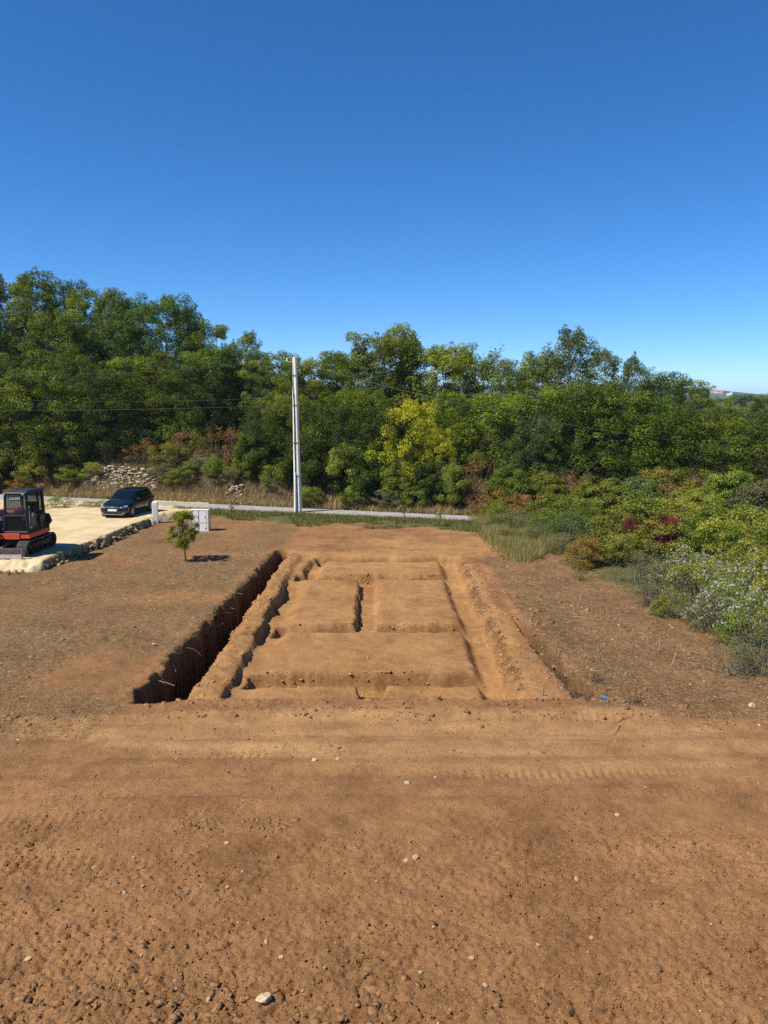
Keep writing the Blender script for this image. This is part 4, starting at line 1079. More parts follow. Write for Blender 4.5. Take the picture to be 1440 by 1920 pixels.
SHRUB_LIST = [
    ('shrub', 'big', -23.78, 47.50, 2.60, 4.00, bush_leaf, 'green undergrowth bush on the left bank, first from the left edge', 'undergrowth on the left bank'),
    ('shrub', 'leafy', -21.77, 46.00, 1.00, 2.20, amber_leaf, 'green undergrowth bush on the left bank, second from the left edge', 'undergrowth on the left bank'),
    ('shrub', 'leafy', -21.19, 46.80, 1.60, 2.60, olive_leaf, 'green undergrowth bush on the left bank, third from the left edge', 'undergrowth on the left bank'),
    ('shrub', 'big', -19.87, 47.50, 2.40, 3.60, bush_leaf, 'green undergrowth bush on the left bank, fourth from the left edge', 'undergrowth on the left bank'),
    ('shrub', 'leafy', -19.01, 46.20, 0.90, 2.20, bush_leaf, 'green undergrowth bush on the left bank, fifth from the left edge', 'undergrowth on the left bank'),
    ('shrub', 'big', -18.27, 48.00, 2.20, 3.20, oak_dark, 'green undergrowth bush on the left bank, sixth from the left edge', 'undergrowth on the left bank'),
    ('shrub', 'leafy', -17.51, 46.00, 0.80, 1.80, olive_leaf, 'green undergrowth bush on the left bank, seventh from the left edge', 'undergrowth on the left bank'),
    ('shrub', 'big', -15.14, 48.50, 2.40, 3.40, bush_leaf, 'green undergrowth bush on the left bank, eighth from the left edge', 'undergrowth on the left bank'),
    ('shrub', 'leafy', -12.85, 44.60, 0.80, 1.80, grey_leaf, 'green undergrowth bush on the left bank, ninth from the left edge', 'undergrowth on the left bank'),
    ('shrub', 'leafy', -12.64, 45.50, 1.30, 2.60, olive_leaf, 'green undergrowth bush on the left bank, tenth from the left edge', 'undergrowth on the left bank'),
    ('shrub', 'leafy', -11.95, 44.10, 0.80, 1.60, olive_leaf, 'green undergrowth bush on the left bank, eleventh from the left edge', 'undergrowth on the left bank'),
    ('shrub', 'leafy', -11.37, 44.20, 0.90, 2.00, bush_leaf, 'green undergrowth bush on the left bank, twelfth from the left edge', 'undergrowth on the left bank'),
    ('shrub', 'big', -12.07, 48.20, 2.60, 3.00, bush_leaf, 'green undergrowth bush on the left bank, thirteenth from the left edge', 'undergrowth on the left bank'),
    ('shrub', 'leafy', -10.55, 44.60, 0.90, 1.90, grey_leaf, 'green undergrowth bush on the left bank, fourteenth from the left edge', 'undergrowth on the left bank'),
    ('shrub', 'leafy', -9.66, 44.00, 1.10, 1.80, bush_leaf, 'green undergrowth bush on the left bank, fifteenth from the left edge', 'undergrowth on the left bank'),
    ('shrub', 'leafy', -8.78, 43.40, 0.80, 1.50, grey_leaf, 'green undergrowth bush on the left bank, sixteenth from the left edge', 'undergrowth on the left bank'),
    ('shrub', 'leafy', -7.91, 43.50, 1.00, 1.90, bush_leaf, 'green undergrowth bush on the left bank, seventeenth from the left edge', 'undergrowth on the left bank'),
    ('shrub', 'big', -7.34, 44.60, 2.30, 3.00, oak_dark, 'green undergrowth bush on the left bank, eighteenth from the left edge', 'undergrowth on the left bank'),
    ('shrub', 'leafy', -6.12, 42.50, 1.20, 2.20, bush_leaf, 'green undergrowth bush on the left bank, nineteenth from the left edge', 'undergrowth on the left bank'),
    ('rust_shrub', 'feathery', -16.83, 47.20, 1.30, 2.20, rust_leaf, 'rust-brown bush on the bank above the stone wall, first from the left', 'rust-coloured bushes on the left bank'),
    ('rust_shrub', 'feathery', -14.54, 46.60, 1.40, 2.60, rust_leaf, 'rust-brown bush on the bank above the stone wall, second from the left', 'rust-coloured bushes on the left bank'),
    ('rust_shrub', 'feathery', -12.15, 46.60, 1.80, 2.80, rust_leaf, 'rust-brown bush on the bank above the stone wall, third from the left', 'rust-coloured bushes on the left bank'),
    ('rust_shrub', 'feathery', -10.30, 46.20, 2.00, 2.80, amber_leaf, 'rust-brown bush on the bank above the stone wall, fourth from the left', 'rust-coloured bushes on the left bank'),
    ('rust_shrub', 'feathery', -8.95, 45.80, 2.30, 2.60, rust_leaf, 'rust-brown bush on the bank above the stone wall, fifth from the left', 'rust-coloured bushes on the left bank'),
    ('shrub', 'leafy', -3.90, 40.60, 1.00, 1.80, bush_leaf, 'dark green bush along the far side of the lane, first from the pole', 'dark bushes along the lane'),
    ('shrub', 'big', -3.77, 42.30, 2.60, 3.00, oak_dark, 'dark green bush along the far side of the lane, second from the pole', 'dark bushes along the lane'),
    ('shrub', 'big', -2.14, 41.60, 2.40, 2.80, bush_leaf, 'dark green bush along the far side of the lane, third from the pole', 'dark bushes along the lane'),
    ('shrub', 'leafy', -1.51, 40.00, 1.10, 1.80, bush_leaf, 'dark green bush along the far side of the lane, fourth from the pole', 'dark bushes along the lane'),
    ('shrub', 'big', -0.42, 41.00, 2.40, 2.70, oak_dark, 'dark green bush along the far side of the lane, fifth from the pole', 'dark bushes along the lane'),
    ('shrub', 'leafy', 0.00, 39.70, 1.00, 1.90, grey_leaf, 'dark green bush along the far side of the lane, sixth from the pole', 'dark bushes along the lane'),
    ('shrub', 'big', 1.11, 40.60, 2.00, 2.60, bush_leaf, 'dark green bush along the far side of the lane, seventh from the pole', 'dark bushes along the lane'),
    ('shrub', 'leafy', 1.49, 39.40, 1.00, 1.80, bush_leaf, 'dark green bush along the far side of the lane, eighth from the pole', 'dark bushes along the lane'),
    ('shrub', 'big', 2.63, 40.30, 2.00, 2.40, oak_dark, 'dark green bush along the far side of the lane, ninth from the pole', 'dark bushes along the lane'),
    ('shrub', 'big', 3.51, 39.40, 2.00, 1.90, bush_leaf, 'dark green bush along the far side of the lane, tenth from the pole', 'dark bushes along the lane'),
    ('rust_shrub', 'feathery', 4.56, 39.60, 2.40, 2.60, rust_leaf, 'rust-brown bush below the right-hand wood, first from the left', 'rust-brown bushes in the right-hand scrub'),
    ('rust_shrub', 'feathery', 5.08, 38.00, 1.50, 2.00, rust_leaf, 'rust-brown bush below the right-hand wood, second from the left', 'rust-brown bushes in the right-hand scrub'),
    ('rust_shrub', 'feathery', 9.13, 37.50, 1.90, 2.40, rust_leaf, 'rust-brown bush below the right-hand wood, third from the left', 'rust-brown bushes in the right-hand scrub'),
    ('rust_shrub', 'feathery', 10.03, 38.00, 1.70, 2.20, olive_leaf, 'rust-brown bush below the right-hand wood, fourth from the left', 'rust-brown bushes in the right-hand scrub'),
    ('rust_shrub', 'feathery', 13.58, 36.00, 2.00, 2.60, rust_leaf, 'rust-brown bush below the right-hand wood, fifth from the left', 'rust-brown bushes in the right-hand scrub'),
    ('rust_shrub', 'feathery', 15.40, 36.50, 1.90, 2.40, rust_leaf, 'rust-brown bush below the right-hand wood, sixth from the left', 'rust-brown bushes in the right-hand scrub'),
    ('shrub', 'leafy', 5.76, 37.30, 1.20, 2.20, amber_leaf, 'green bush at the back of the right-hand scrub, first from the left', 'green bushes at the back of the scrub'),
    ('shrub', 'big', 6.34, 38.50, 2.00, 2.60, bush_leaf, 'green bush at the back of the right-hand scrub, second from the left', 'green bushes at the back of the scrub'),
    ('shrub', 'leafy', 6.73, 37.00, 1.10, 2.20, rust_leaf, 'green bush at the back of the right-hand scrub, third from the left', 'green bushes at the back of the scrub'),
    ('shrub', 'big', 8.12, 38.20, 1.70, 2.60, olive_leaf, 'green bush at the back of the right-hand scrub, fourth from the left', 'green bushes at the back of the scrub'),
    ('shrub', 'leafy', 7.79, 35.50, 1.30, 2.40, bush_leaf, 'green bush at the back of the right-hand scrub, fifth from the left', 'green bushes at the back of the scrub'),
    ('shrub', 'leafy', 8.76, 34.50, 1.30, 2.40, bush_leaf, 'green bush at the back of the right-hand scrub, sixth from the left', 'green bushes at the back of the scrub'),
    ('shrub', 'big', 9.76, 36.50, 1.60, 2.40, olive_leaf, 'green bush at the back of the right-hand scrub, seventh from the left', 'green bushes at the back of the scrub'),
    ('shrub', 'big', 10.47, 35.50, 2.00, 3.00, bush_leaf, 'green bush at the back of the right-hand scrub, eighth from the left', 'green bushes at the back of the scrub'),
    ('shrub', 'big', 11.81, 35.50, 2.10, 2.80, blue_leaf, 'green bush at the back of the right-hand scrub, ninth from the left', 'green bushes at the back of the scrub'),
    ('shrub', 'big', 13.50, 37.50, 2.00, 3.00, olive_leaf, 'green bush at the back of the right-hand scrub, tenth from the left', 'green bushes at the back of the scrub'),
    ('shrub', 'big', 14.20, 34.50, 1.80, 2.80, olive_leaf, 'green bush at the back of the right-hand scrub, eleventh from the left', 'green bushes at the back of the scrub'),
    ('shrub', 'big', 15.96, 35.00, 2.40, 3.20, bush_leaf, 'green bush at the back of the right-hand scrub, twelfth from the left', 'green bushes at the back of the scrub'),
    ('shrub', 'big', 16.30, 33.00, 2.30, 3.20, grey_leaf, 'green bush at the back of the right-hand scrub, thirteenth from the left', 'green bushes at the back of the scrub'),
    ('shrub', 'big', 18.19, 34.00, 2.40, 3.40, bush_leaf, 'green bush at the back of the right-hand scrub, fourteenth from the left', 'green bushes at the back of the scrub'),
    ('shrub', 'fine', 5.13, 34.80, 1.10, 1.60, bush_leaf, 'low green bush between lane end and bare plot, first from the left', 'grassy green bushes beside the bare plot'),
    ('shrub', 'fine', 5.99, 33.60, 0.90, 2.00, grey_leaf, 'low green bush between lane end and bare plot, second from the left', 'grassy green bushes beside the bare plot'),
    ('shrub', 'fine', 5.86, 30.50, 0.70, 1.60, grey_leaf, 'low green bush between lane end and bare plot, third from the left', 'grassy green bushes beside the bare plot'),
    ('shrub', 'fine', 6.91, 32.50, 1.20, 2.20, bush_leaf, 'low green bush between lane end and bare plot, fourth from the left', 'grassy green bushes beside the bare plot'),
    ('shrub', 'fine', 6.57, 28.60, 0.70, 1.70, grey_leaf, 'low green bush between lane end and bare plot, fifth from the left', 'grassy green bushes beside the bare plot'),
    ('shrub', 'fine', 7.55, 31.00, 1.30, 2.30, blue_leaf, 'low green bush between lane end and bare plot, sixth from the left', 'grassy green bushes beside the bare plot'),
    ('shrub', 'fine', 8.92, 32.50, 1.20, 2.20, bush_leaf, 'low green bush between lane end and bare plot, seventh from the left', 'grassy green bushes beside the bare plot'),
    ('autumn_shrub', 'leafy', 7.04, 26.30, 0.95, 1.70, amber_leaf, 'yellow and amber bush in the right-hand scrub, first from the left', 'yellow and amber bushes in the scrub'),
    ('autumn_shrub', 'leafy', 9.00, 29.50, 1.50, 2.40, olive_leaf, 'yellow and amber bush in the right-hand scrub, second from the left', 'yellow and amber bushes in the scrub'),
    ('autumn_shrub', 'leafy', 8.36, 26.50, 1.10, 1.90, olive_leaf, 'yellow and amber bush in the right-hand scrub, third from the left', 'yellow and amber bushes in the scrub'),
    ('autumn_shrub', 'leafy', 10.69, 31.50, 1.80, 3.00, bush_leaf, 'yellow and amber bush in the right-hand scrub, fourth from the left', 'yellow and amber bushes in the scrub'),
    ('autumn_shrub', 'leafy', 9.71, 27.50, 1.40, 2.60, olive_leaf, 'yellow and amber bush in the right-hand scrub, fifth from the left', 'yellow and amber bushes in the scrub'),
    ('autumn_shrub', 'leafy', 11.99, 31.50, 1.80, 2.80, olive_leaf, 'yellow and amber bush in the right-hand scrub, sixth from the left', 'yellow and amber bushes in the scrub'),
    ('autumn_shrub', 'leafy', 11.33, 28.00, 1.50, 2.80, bush_leaf, 'yellow and amber bush in the right-hand scrub, seventh from the left', 'yellow and amber bushes in the scrub'),
    ('autumn_shrub', 'leafy', 13.40, 31.50, 1.80, 2.80, bush_leaf, 'yellow and amber bush in the right-hand scrub, eighth from the left', 'yellow and amber bushes in the scrub'),
    ('autumn_shrub', 'leafy', 12.26, 27.50, 1.60, 2.50, olive_leaf, 'yellow and amber bush in the right-hand scrub, ninth from the left', 'yellow and amber bushes in the scrub'),
    ('autumn_shrub', 'leafy', 14.30, 30.00, 1.70, 3.00, bush_leaf, 'yellow and amber bush in the right-hand scrub, tenth from the left', 'yellow and amber bushes in the scrub'),
    ('autumn_shrub', 'leafy', 11.28, 23.50, 1.50, 2.20, olive_leaf, 'yellow and amber bush in the right-hand scrub, eleventh from the left', 'yellow and amber bushes in the scrub'),
    ('autumn_shrub', 'leafy', 13.09, 26.50, 1.60, 2.40, bush_leaf, 'yellow and amber bush in the right-hand scrub, twelfth from the left', 'yellow and amber bushes in the scrub'),
    ('autumn_shrub', 'leafy', 15.12, 29.00, 1.80, 2.60, olive_leaf, 'yellow and amber bush in the right-hand scrub, thirteenth from the left', 'yellow and amber bushes in the scrub'),
    ('autumn_shrub', 'leafy', 12.94, 24.50, 1.70, 2.40, olive_leaf, 'yellow and amber bush in the right-hand scrub, fourteenth from the left', 'yellow and amber bushes in the scrub'),
    ('red_shrub', 'leafy', 10.41, 28.00, 1.55, 1.70, red_leaf, 'crimson-leaved bush in the middle of the yellow scrub', None),
    ('red_shrub', 'leafy', 9.22, 28.30, 1.35, 0.90, red_leaf, 'small dark red bush left of the crimson one', None),
    ('clematis_bush', 'fluffy', 8.87, 22.30, 1.45, 2.00, bush_leaf, 'grey thicket covered in white seed fluff, first from the left', 'white-flecked climber thickets'),
    ('clematis_bush', 'fluffy', 9.00, 21.00, 1.40, 1.90, olive_leaf, 'grey thicket covered in white seed fluff, second from the left', 'white-flecked climber thickets'),
    ('clematis_bush', 'fluffy', 8.21, 18.70, 1.00, 1.30, grey_leaf, 'grey thicket covered in white seed fluff, third from the left', 'white-flecked climber thickets'),
    ('clematis_bush', 'fluffy', 8.89, 19.20, 1.35, 1.90, bush_leaf, 'grey thicket covered in white seed fluff, fourth from the left', 'white-flecked climber thickets'),
    ('clematis_bush', 'fluffy', 8.59, 17.40, 1.35, 1.70, bush_leaf, 'grey thicket covered in white seed fluff, fifth from the left', 'white-flecked climber thickets'),
    ('clematis_bush', 'fluffy', 10.69, 20.50, 1.60, 2.20, olive_leaf, 'grey thicket covered in white seed fluff, sixth from the left', 'white-flecked climber thickets'),
    ('dry_shrub', 'feathery', 8.08, 23.80, 1.00, 1.60, grey_leaf, 'greyish thin bush at the near edge of the scrub, first from the left', 'greyish bushes at the edge of the scrub'),
    ('dry_shrub', 'feathery', 7.42, 21.00, 0.70, 1.20, grey_leaf, 'greyish thin bush at the near edge of the scrub, second from the left', 'greyish bushes at the edge of the scrub'),
    ('dry_shrub', 'feathery', 8.18, 22.30, 1.10, 1.60, grey_leaf, 'greyish thin bush at the near edge of the scrub, third from the left', 'greyish bushes at the edge of the scrub'),
    ('dry_shrub', 'leafy', 7.44, 19.90, 0.55, 0.60, olive_leaf, 'greyish thin bush at the near edge of the scrub, fourth from the left', 'greyish bushes at the edge of the scrub'),
    ('dry_shrub', 'feathery', 7.74, 19.80, 0.80, 1.20, grey_leaf, 'greyish thin bush at the near edge of the scrub, fifth from the left', 'greyish bushes at the edge of the scrub'),
    ('dry_shrub', 'feathery', 7.54, 15.60, 0.70, 1.10, grey_leaf, 'greyish thin bush at the near edge of the scrub, sixth from the left', 'greyish bushes at the edge of the scrub'),
    ('dry_shrub', 'feathery', 8.34, 16.00, 1.30, 1.60, grey_leaf, 'greyish thin bush at the near edge of the scrub, seventh from the left', 'greyish bushes at the edge of the scrub'),
    ('shrub', 'leafy', 10.28, 18.50, 1.40, 2.40, olive_leaf, 'green bush beyond the right edge of the scrub, first from the left', 'bushes past the right edge'),
    ('shrub', 'leafy', 12.68, 22.00, 1.60, 2.80, bush_leaf, 'green bush beyond the right edge of the scrub, second from the left', 'bushes past the right edge'),
    ('shrub', 'big', 17.86, 31.00, 2.20, 3.40, bush_leaf, 'green bush beyond the right edge of the scrub, third from the left', 'bushes past the right edge'),
    ('shrub', 'leafy', 15.69, 26.00, 1.80, 3.00, olive_leaf, 'green bush beyond the right edge of the scrub, fourth from the left', 'bushes past the right edge'),
    ('shrub', 'big', 21.73, 36.00, 2.40, 3.80, bush_leaf, 'green bush beyond the right edge of the scrub, fifth from the left', 'bushes past the right edge'),
    ('shrub', 'big', 18.93, 30.00, 2.20, 3.60, olive_leaf, 'green bush beyond the right edge of the scrub, sixth from the left', 'bushes past the right edge'),
    ('shrub', 'leafy', 12.62, 20.00, 1.60, 2.80, bush_leaf, 'green bush beyond the right edge of the scrub, seventh from the left', 'bushes past the right edge'),
    ('shrub', 'leafy', 16.13, 24.00, 1.80, 3.00, olive_leaf, 'green bush beyond the right edge of the scrub, eighth from the left', 'bushes past the right edge'),
]
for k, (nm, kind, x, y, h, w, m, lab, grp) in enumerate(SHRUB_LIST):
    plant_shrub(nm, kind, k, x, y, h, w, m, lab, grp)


# ------------------------------------------------------------------ grass and litter: stuff nobody could count
def blades(name, pts, h, w, lean, mat, rng, lying=False, tone_shift=0.0):
    n = len(pts)
    a = rng.uniform(0, 6.283, n)
    dirn = np.stack([np.cos(a), np.sin(a), np.zeros(n)], 1)
    side = np.stack([-np.sin(a), np.cos(a), np.zeros(n)], 1)
    hh = h * rng.uniform(0.45, 1.35, n)[:, None]
    ww = w * rng.uniform(0.6, 1.4, n)[:, None]
    if lying:
        tip = pts + dirn * hh + np.array([0, 0, 1.0]) * rng.uniform(0.0, 0.25, n)[:, None] * hh
        side = side * 0.8 + np.array([0, 0, 0.5])
    else:
        tip = pts + dirn * hh * (lean * rng.uniform(0.3, 1.6, n))[:, None] + np.array([0, 0, 1.0]) * hh
    v = np.stack([pts - side * ww / 2, pts + side * ww / 2, tip], 1).reshape(-1, 3)
    t = np.repeat(np.clip(rng.random(n) * 0.8 + 0.1 + tone_shift, 0, 1), 3)
    me = mesh_np(name, v, None, mat, False, {'tone': t}, tris=np.arange(3 * n).reshape(n, 3))
    return link(bpy.data.objects.new(name, me))

def on_ground(x, y, dz=0.0):
    return np.stack([x, y, ground_height(x, y)[0] + dz], 1)

rng = np.random.default_rng(4)
# verge along the lane
n = 60000
x = rng.uniform(-11, 16, n); y = road_near(x) - 0.15 - 3.6 * rng.random(n) ** 1.5
keep = (fbm(x * 0.55, y * 0.9, 91, 4) > 0.0 + 0.55 * (road_near(x) - y - 2.0) / 2.0) | ((road_near(x) - y < 1.0) & (rng.random(n) < 0.35))
x, y = x[keep], y[keep]
tag(blades('verge_grass', on_ground(x, y, -0.01), 0.16, 0.022, 0.5, grass_green, rng, tone_shift=-0.05), 'tufted green and straw-coloured grass along the near side of the lane', 'grass', kind='stuff')
n = 26000                                                          # bank beyond the lane
x = rng.uniform(-26, 9, n); y = road_far(x) + 0.1 + 3.2 * rng.random(n) ** 1.3
tag(blades('bank_grass', np.stack([x, y, base_height(x, y)], 1), 0.26, 0.03, 0.5, grass_dry, rng), 'dry straw-coloured grass on the bank beyond the lane', 'grass', kind='stuff')
# tall dry grass left of the scrub
n = 42000
yy = rng.uniform(24.0, 36.5, n)
xx = 4.7 + 2.9 * sstep(33, 16, yy) + rng.normal(0, 1, n) * 0.55 + 1.3 * rng.random(n) + 0.35 * fbm(yy * 0.6, yy * 0, 93, 3)
k = (fbm(xx * 0.8, yy * 0.8, 92, 3) > -0.25 + 0.9 * sstep(28.5, 24, yy)) & (xx > 4.0)
xx, yy = xx[k], yy[k]
tag(blades('tall_grass', on_ground(xx, yy, -0.02), 0.33, 0.013, 0.7, grass_green, rng, tone_shift=0.18), 'tall greyish-green dry grass between bare soil and scrub', 'grass', kind='stuff')
# trampled straw on the mown left side
n = 34000
yy = 12.5 + 21 * rng.random(n) ** 1.1
xx = -4.6 - 12 * rng.random(n)
k = (fbm(xx * 0.6, yy * 0.6, 94, 4) > -0.2) & (xx > -0.72 * yy) & ((yy < 25) | (xx > -11)) & (ground_height(xx, yy)[1][:, 1] > 0.4)
xx, yy = xx[k], yy[k]
tag(blades('trampled_straw', on_ground(xx, yy, 0.004), 0.13, 0.012, 1, grass_dry, rng, lying=True, tone_shift=0.0), 'short trampled straw over the brown ground left of the trench', 'straw', kind='stuff')
# chopped brush on the right side
n = 15000
yy = 12.6 + 17 * rng.random(n) ** 1.3
xx = 3.7 + 6.5 * rng.random(n)
k = (fbm(xx * 0.8, yy * 0.8, 95, 4) > -0.25) & (ground_height(xx, yy)[1][:, 2] > 0.4)
xx, yy = xx[k], yy[k]
tag(blades('chopped_brush', on_ground(xx, yy, 0.004), 0.18, 0.010, 1, grass_dry, rng, lying=True, tone_shift=-0.22), 'chopped dry stems and straw scattered right of the dig', 'brush', kind='stuff')

# stubble of cut weeds left standing, right and left
n = 5200
yy = np.concatenate([13.5 + 13 * rng.random(n // 2), 14 + 16 * rng.random(n // 2)])
xx = np.concatenate([4.0 + 4.2 * rng.random(n // 2), -4.9 - 7 * rng.random(n // 2)])
k = fbm(xx * 1.1, yy * 1.1, 97, 4) > 0.08
xx, yy = xx[k], yy[k]
tag(blades('cut_stubble', on_ground(xx, yy, -0.01), 0.13, 0.008, 0.6, grass_dry, rng, tone_shift=-0.1), 'sparse stubble of cut weeds on the cleared ground either side', 'stubble', kind='stuff')
# turf hanging over the lip of the deep trench
n = 3600
yy = 14.2 + 14 * rng.random(n)
yy = yy[fbm(yy * 1.3, yy * 0, 98, 3) > 0.0]
n = len(yy)
tt = (yy - 14.1) / 14.8
xx = lerp(-4.86, -4.06, tt) - 0.02 - 0.22 * rng.random(n) ** 2
tag(blades('trench_lip_turf', on_ground(xx, yy, -0.02), 0.09, 0.010, 1.2, grass_dry, rng, tone_shift=-0.25), 'dry turf and rootlets along the left lip of the deep trench', 'turf', kind='stuff')

# ================================================================== THINGS
def text_mesh(name, txt, size, mat, depth=0.004):
    cu = bpy.data.curves.new('lettering', 'FONT')
    cu.body = txt; cu.size = size; cu.extrude = depth / 2; cu.align_x = 'CENTER'; cu.align_y = 'CENTER'; cu.resolution_u = 2
    t = bpy.data.objects.new('lettering_source', cu)
    C.objects.link(t)
    bpy.context.view_layer.update()
    me = bpy.data.meshes.new_from_object(t.evaluated_get(bpy.context.evaluated_depsgraph_get()))
    bpy.data.objects.remove(t); bpy.data.curves.remove(cu)
    me.name = name
    me.materials.clear(); me.materials.append(mat)
    return me

# ------------------------------------------------------------------ concrete utility pole with its cables
PX, PY, PH = -4.33, 38.35, 7.75
def make_pole():
    e = empty('utility_pole', (PX, PY, zg(PX, PY) - 0.02), 0)
    tilt = Matrix.Rotation(R(-0.45), 4, 'Y')
    def w(z): return lerp(0.175, 0.11, z / PH), lerp(0.13, 0.09, z / PH)
    m = MB()
    rows = []
    for z in np.linspace(-0.3, PH, 14):
        a, b = w(z); c = 0.045
        rows.append([(-a + c, -b, z), (a - c, -b, z), (a, -b + c, z), (a, b - c, z), (a - c, b, z), (-a + c, b, z), (-a, b - c, z), (-a, -b + c, z), (-a + c, -b, z)])
    m.grid(rows); m.f.append(tuple(len(m.v) - 9 + k for k in range(8)))
    m.build('shaft', concrete, e)
    b0, b1 = -w(2.05)[1] - 0.02, -w(0.3)[1] - 0.02
    MB().tube([(-0.08, -w(0)[1] - 0.03, -0.2), (-0.07, -w(1)[1] - 0.03, 1.0), (-0.055, -w(2.05)[1] - 0.03, 2.08)], 0.055, 8).build('conduit', white_pvc, e, True)
    MB().tube([(0.035, -w(0)[1] - 0.015, -0.1), (0.03, -w(1)[1] - 0.015, 1.0), (0.03, -w(2)[1] - 0.015, 2.0)], 0.014, 6).build('earth_cable', black_cable, e)
    cab = [(-0.055, -w(2.0)[1] - 0.03, 2.05)]
    for z in np.linspace(2.4, 7.3, 14):
        cab.append((-0.045 - 0.012 * math.sin(z * 2.1) - 0.035 * sstep(5.0, 7.3, z), -w(z)[1] - 0.03, z))
    cab += [(-0.10, -0.10, 7.65), (-0.05, -0.06, 7.90), (0.09, -0.05, 7.93), (0.22, -0.05, 7.76), (0.24, -0.05, 7.50), (0.18, -0.05, 7.36), (0.13, -0.05, 7.40)]
    MB().tube(cab, 0.015, 7).build('cable', black_cable, e, True)
    MB().tube([(-0.02, -w(2.0)[1] - 0.02, 2.05), (-0.005, -w(4.0)[1] - 0.02, 4.0), (-0.03, -w(6)[1] - 0.02, 6.0)], 0.016, 6).build('cable', black_cable, e)
    for z in (1.95, 3.6, 5.45, 6.9):
        a, b = w(z)
        MB().box(-a - 0.006, a + 0.006, -b - 0.05, b + 0.004, z - 0.005, z + 0.005).build('band', steel, e)
    br = MB().box(-0.42, -0.10, -0.03, 0.03, 7.50, 7.55, 0.005).build('bracket', steel, e)
    MB().lathe([(7.55, 0.03), (7.60, 0.045), (7.64, 0.03), (7.68, 0.045), (7.72, 0.02)], 10, 'z', (-0.38, 0, 0)).build('insulator', white_pvc, br, True)
    MB().box(0.10, 0.26, -0.025, 0.025, 7.42, 7.47, 0.005).build('bracket', steel, e)
    e.rotation_euler = (0, R(-0.45), R(-14))
    return tag(e, 'tall pale concrete utility pole with black cables beside the lane', 'utility pole')
make_pole()

def span(name, a, b, sag, r, mat, label, n=40, ext=1.0):
    pts = []
    for i in range(n + 1):
        t = ext * i / n
        p = Vector(a).lerp(Vector(b), t); p.z -= 4 * sag * t * (1 - t)
        pts.append(p)
    return tag(MB().tube(pts, r, 5).build(name, mat), label, 'cable')
span('overhead_cable', (PX + 0.22, PY, 7.46), (20, 30, 3.3), 0.75, 0.014, black_cable, 'thick black overhead cable sagging from the pole top to the right', ext=1.25)
span('overhead_wire', (PX - 0.42, PY, 7.62), (-38, 52, 8.6), 1.0, 0.0025, wire_m, 'thin highest wire running left from the pole top past the trees')
span('overhead_wire', (PX - 0.12, PY, 5.82), (-38, 51, 6.9), 0.7, 0.0025, wire_m, 'thin middle wire running left from the pole past the trees')
span('overhead_wire', (PX - 0.12, PY, 5.40), (-38, 50, 5.2), 0.25, 0.003, wire_m, 'thin lowest wire running left from the pole past the trees')

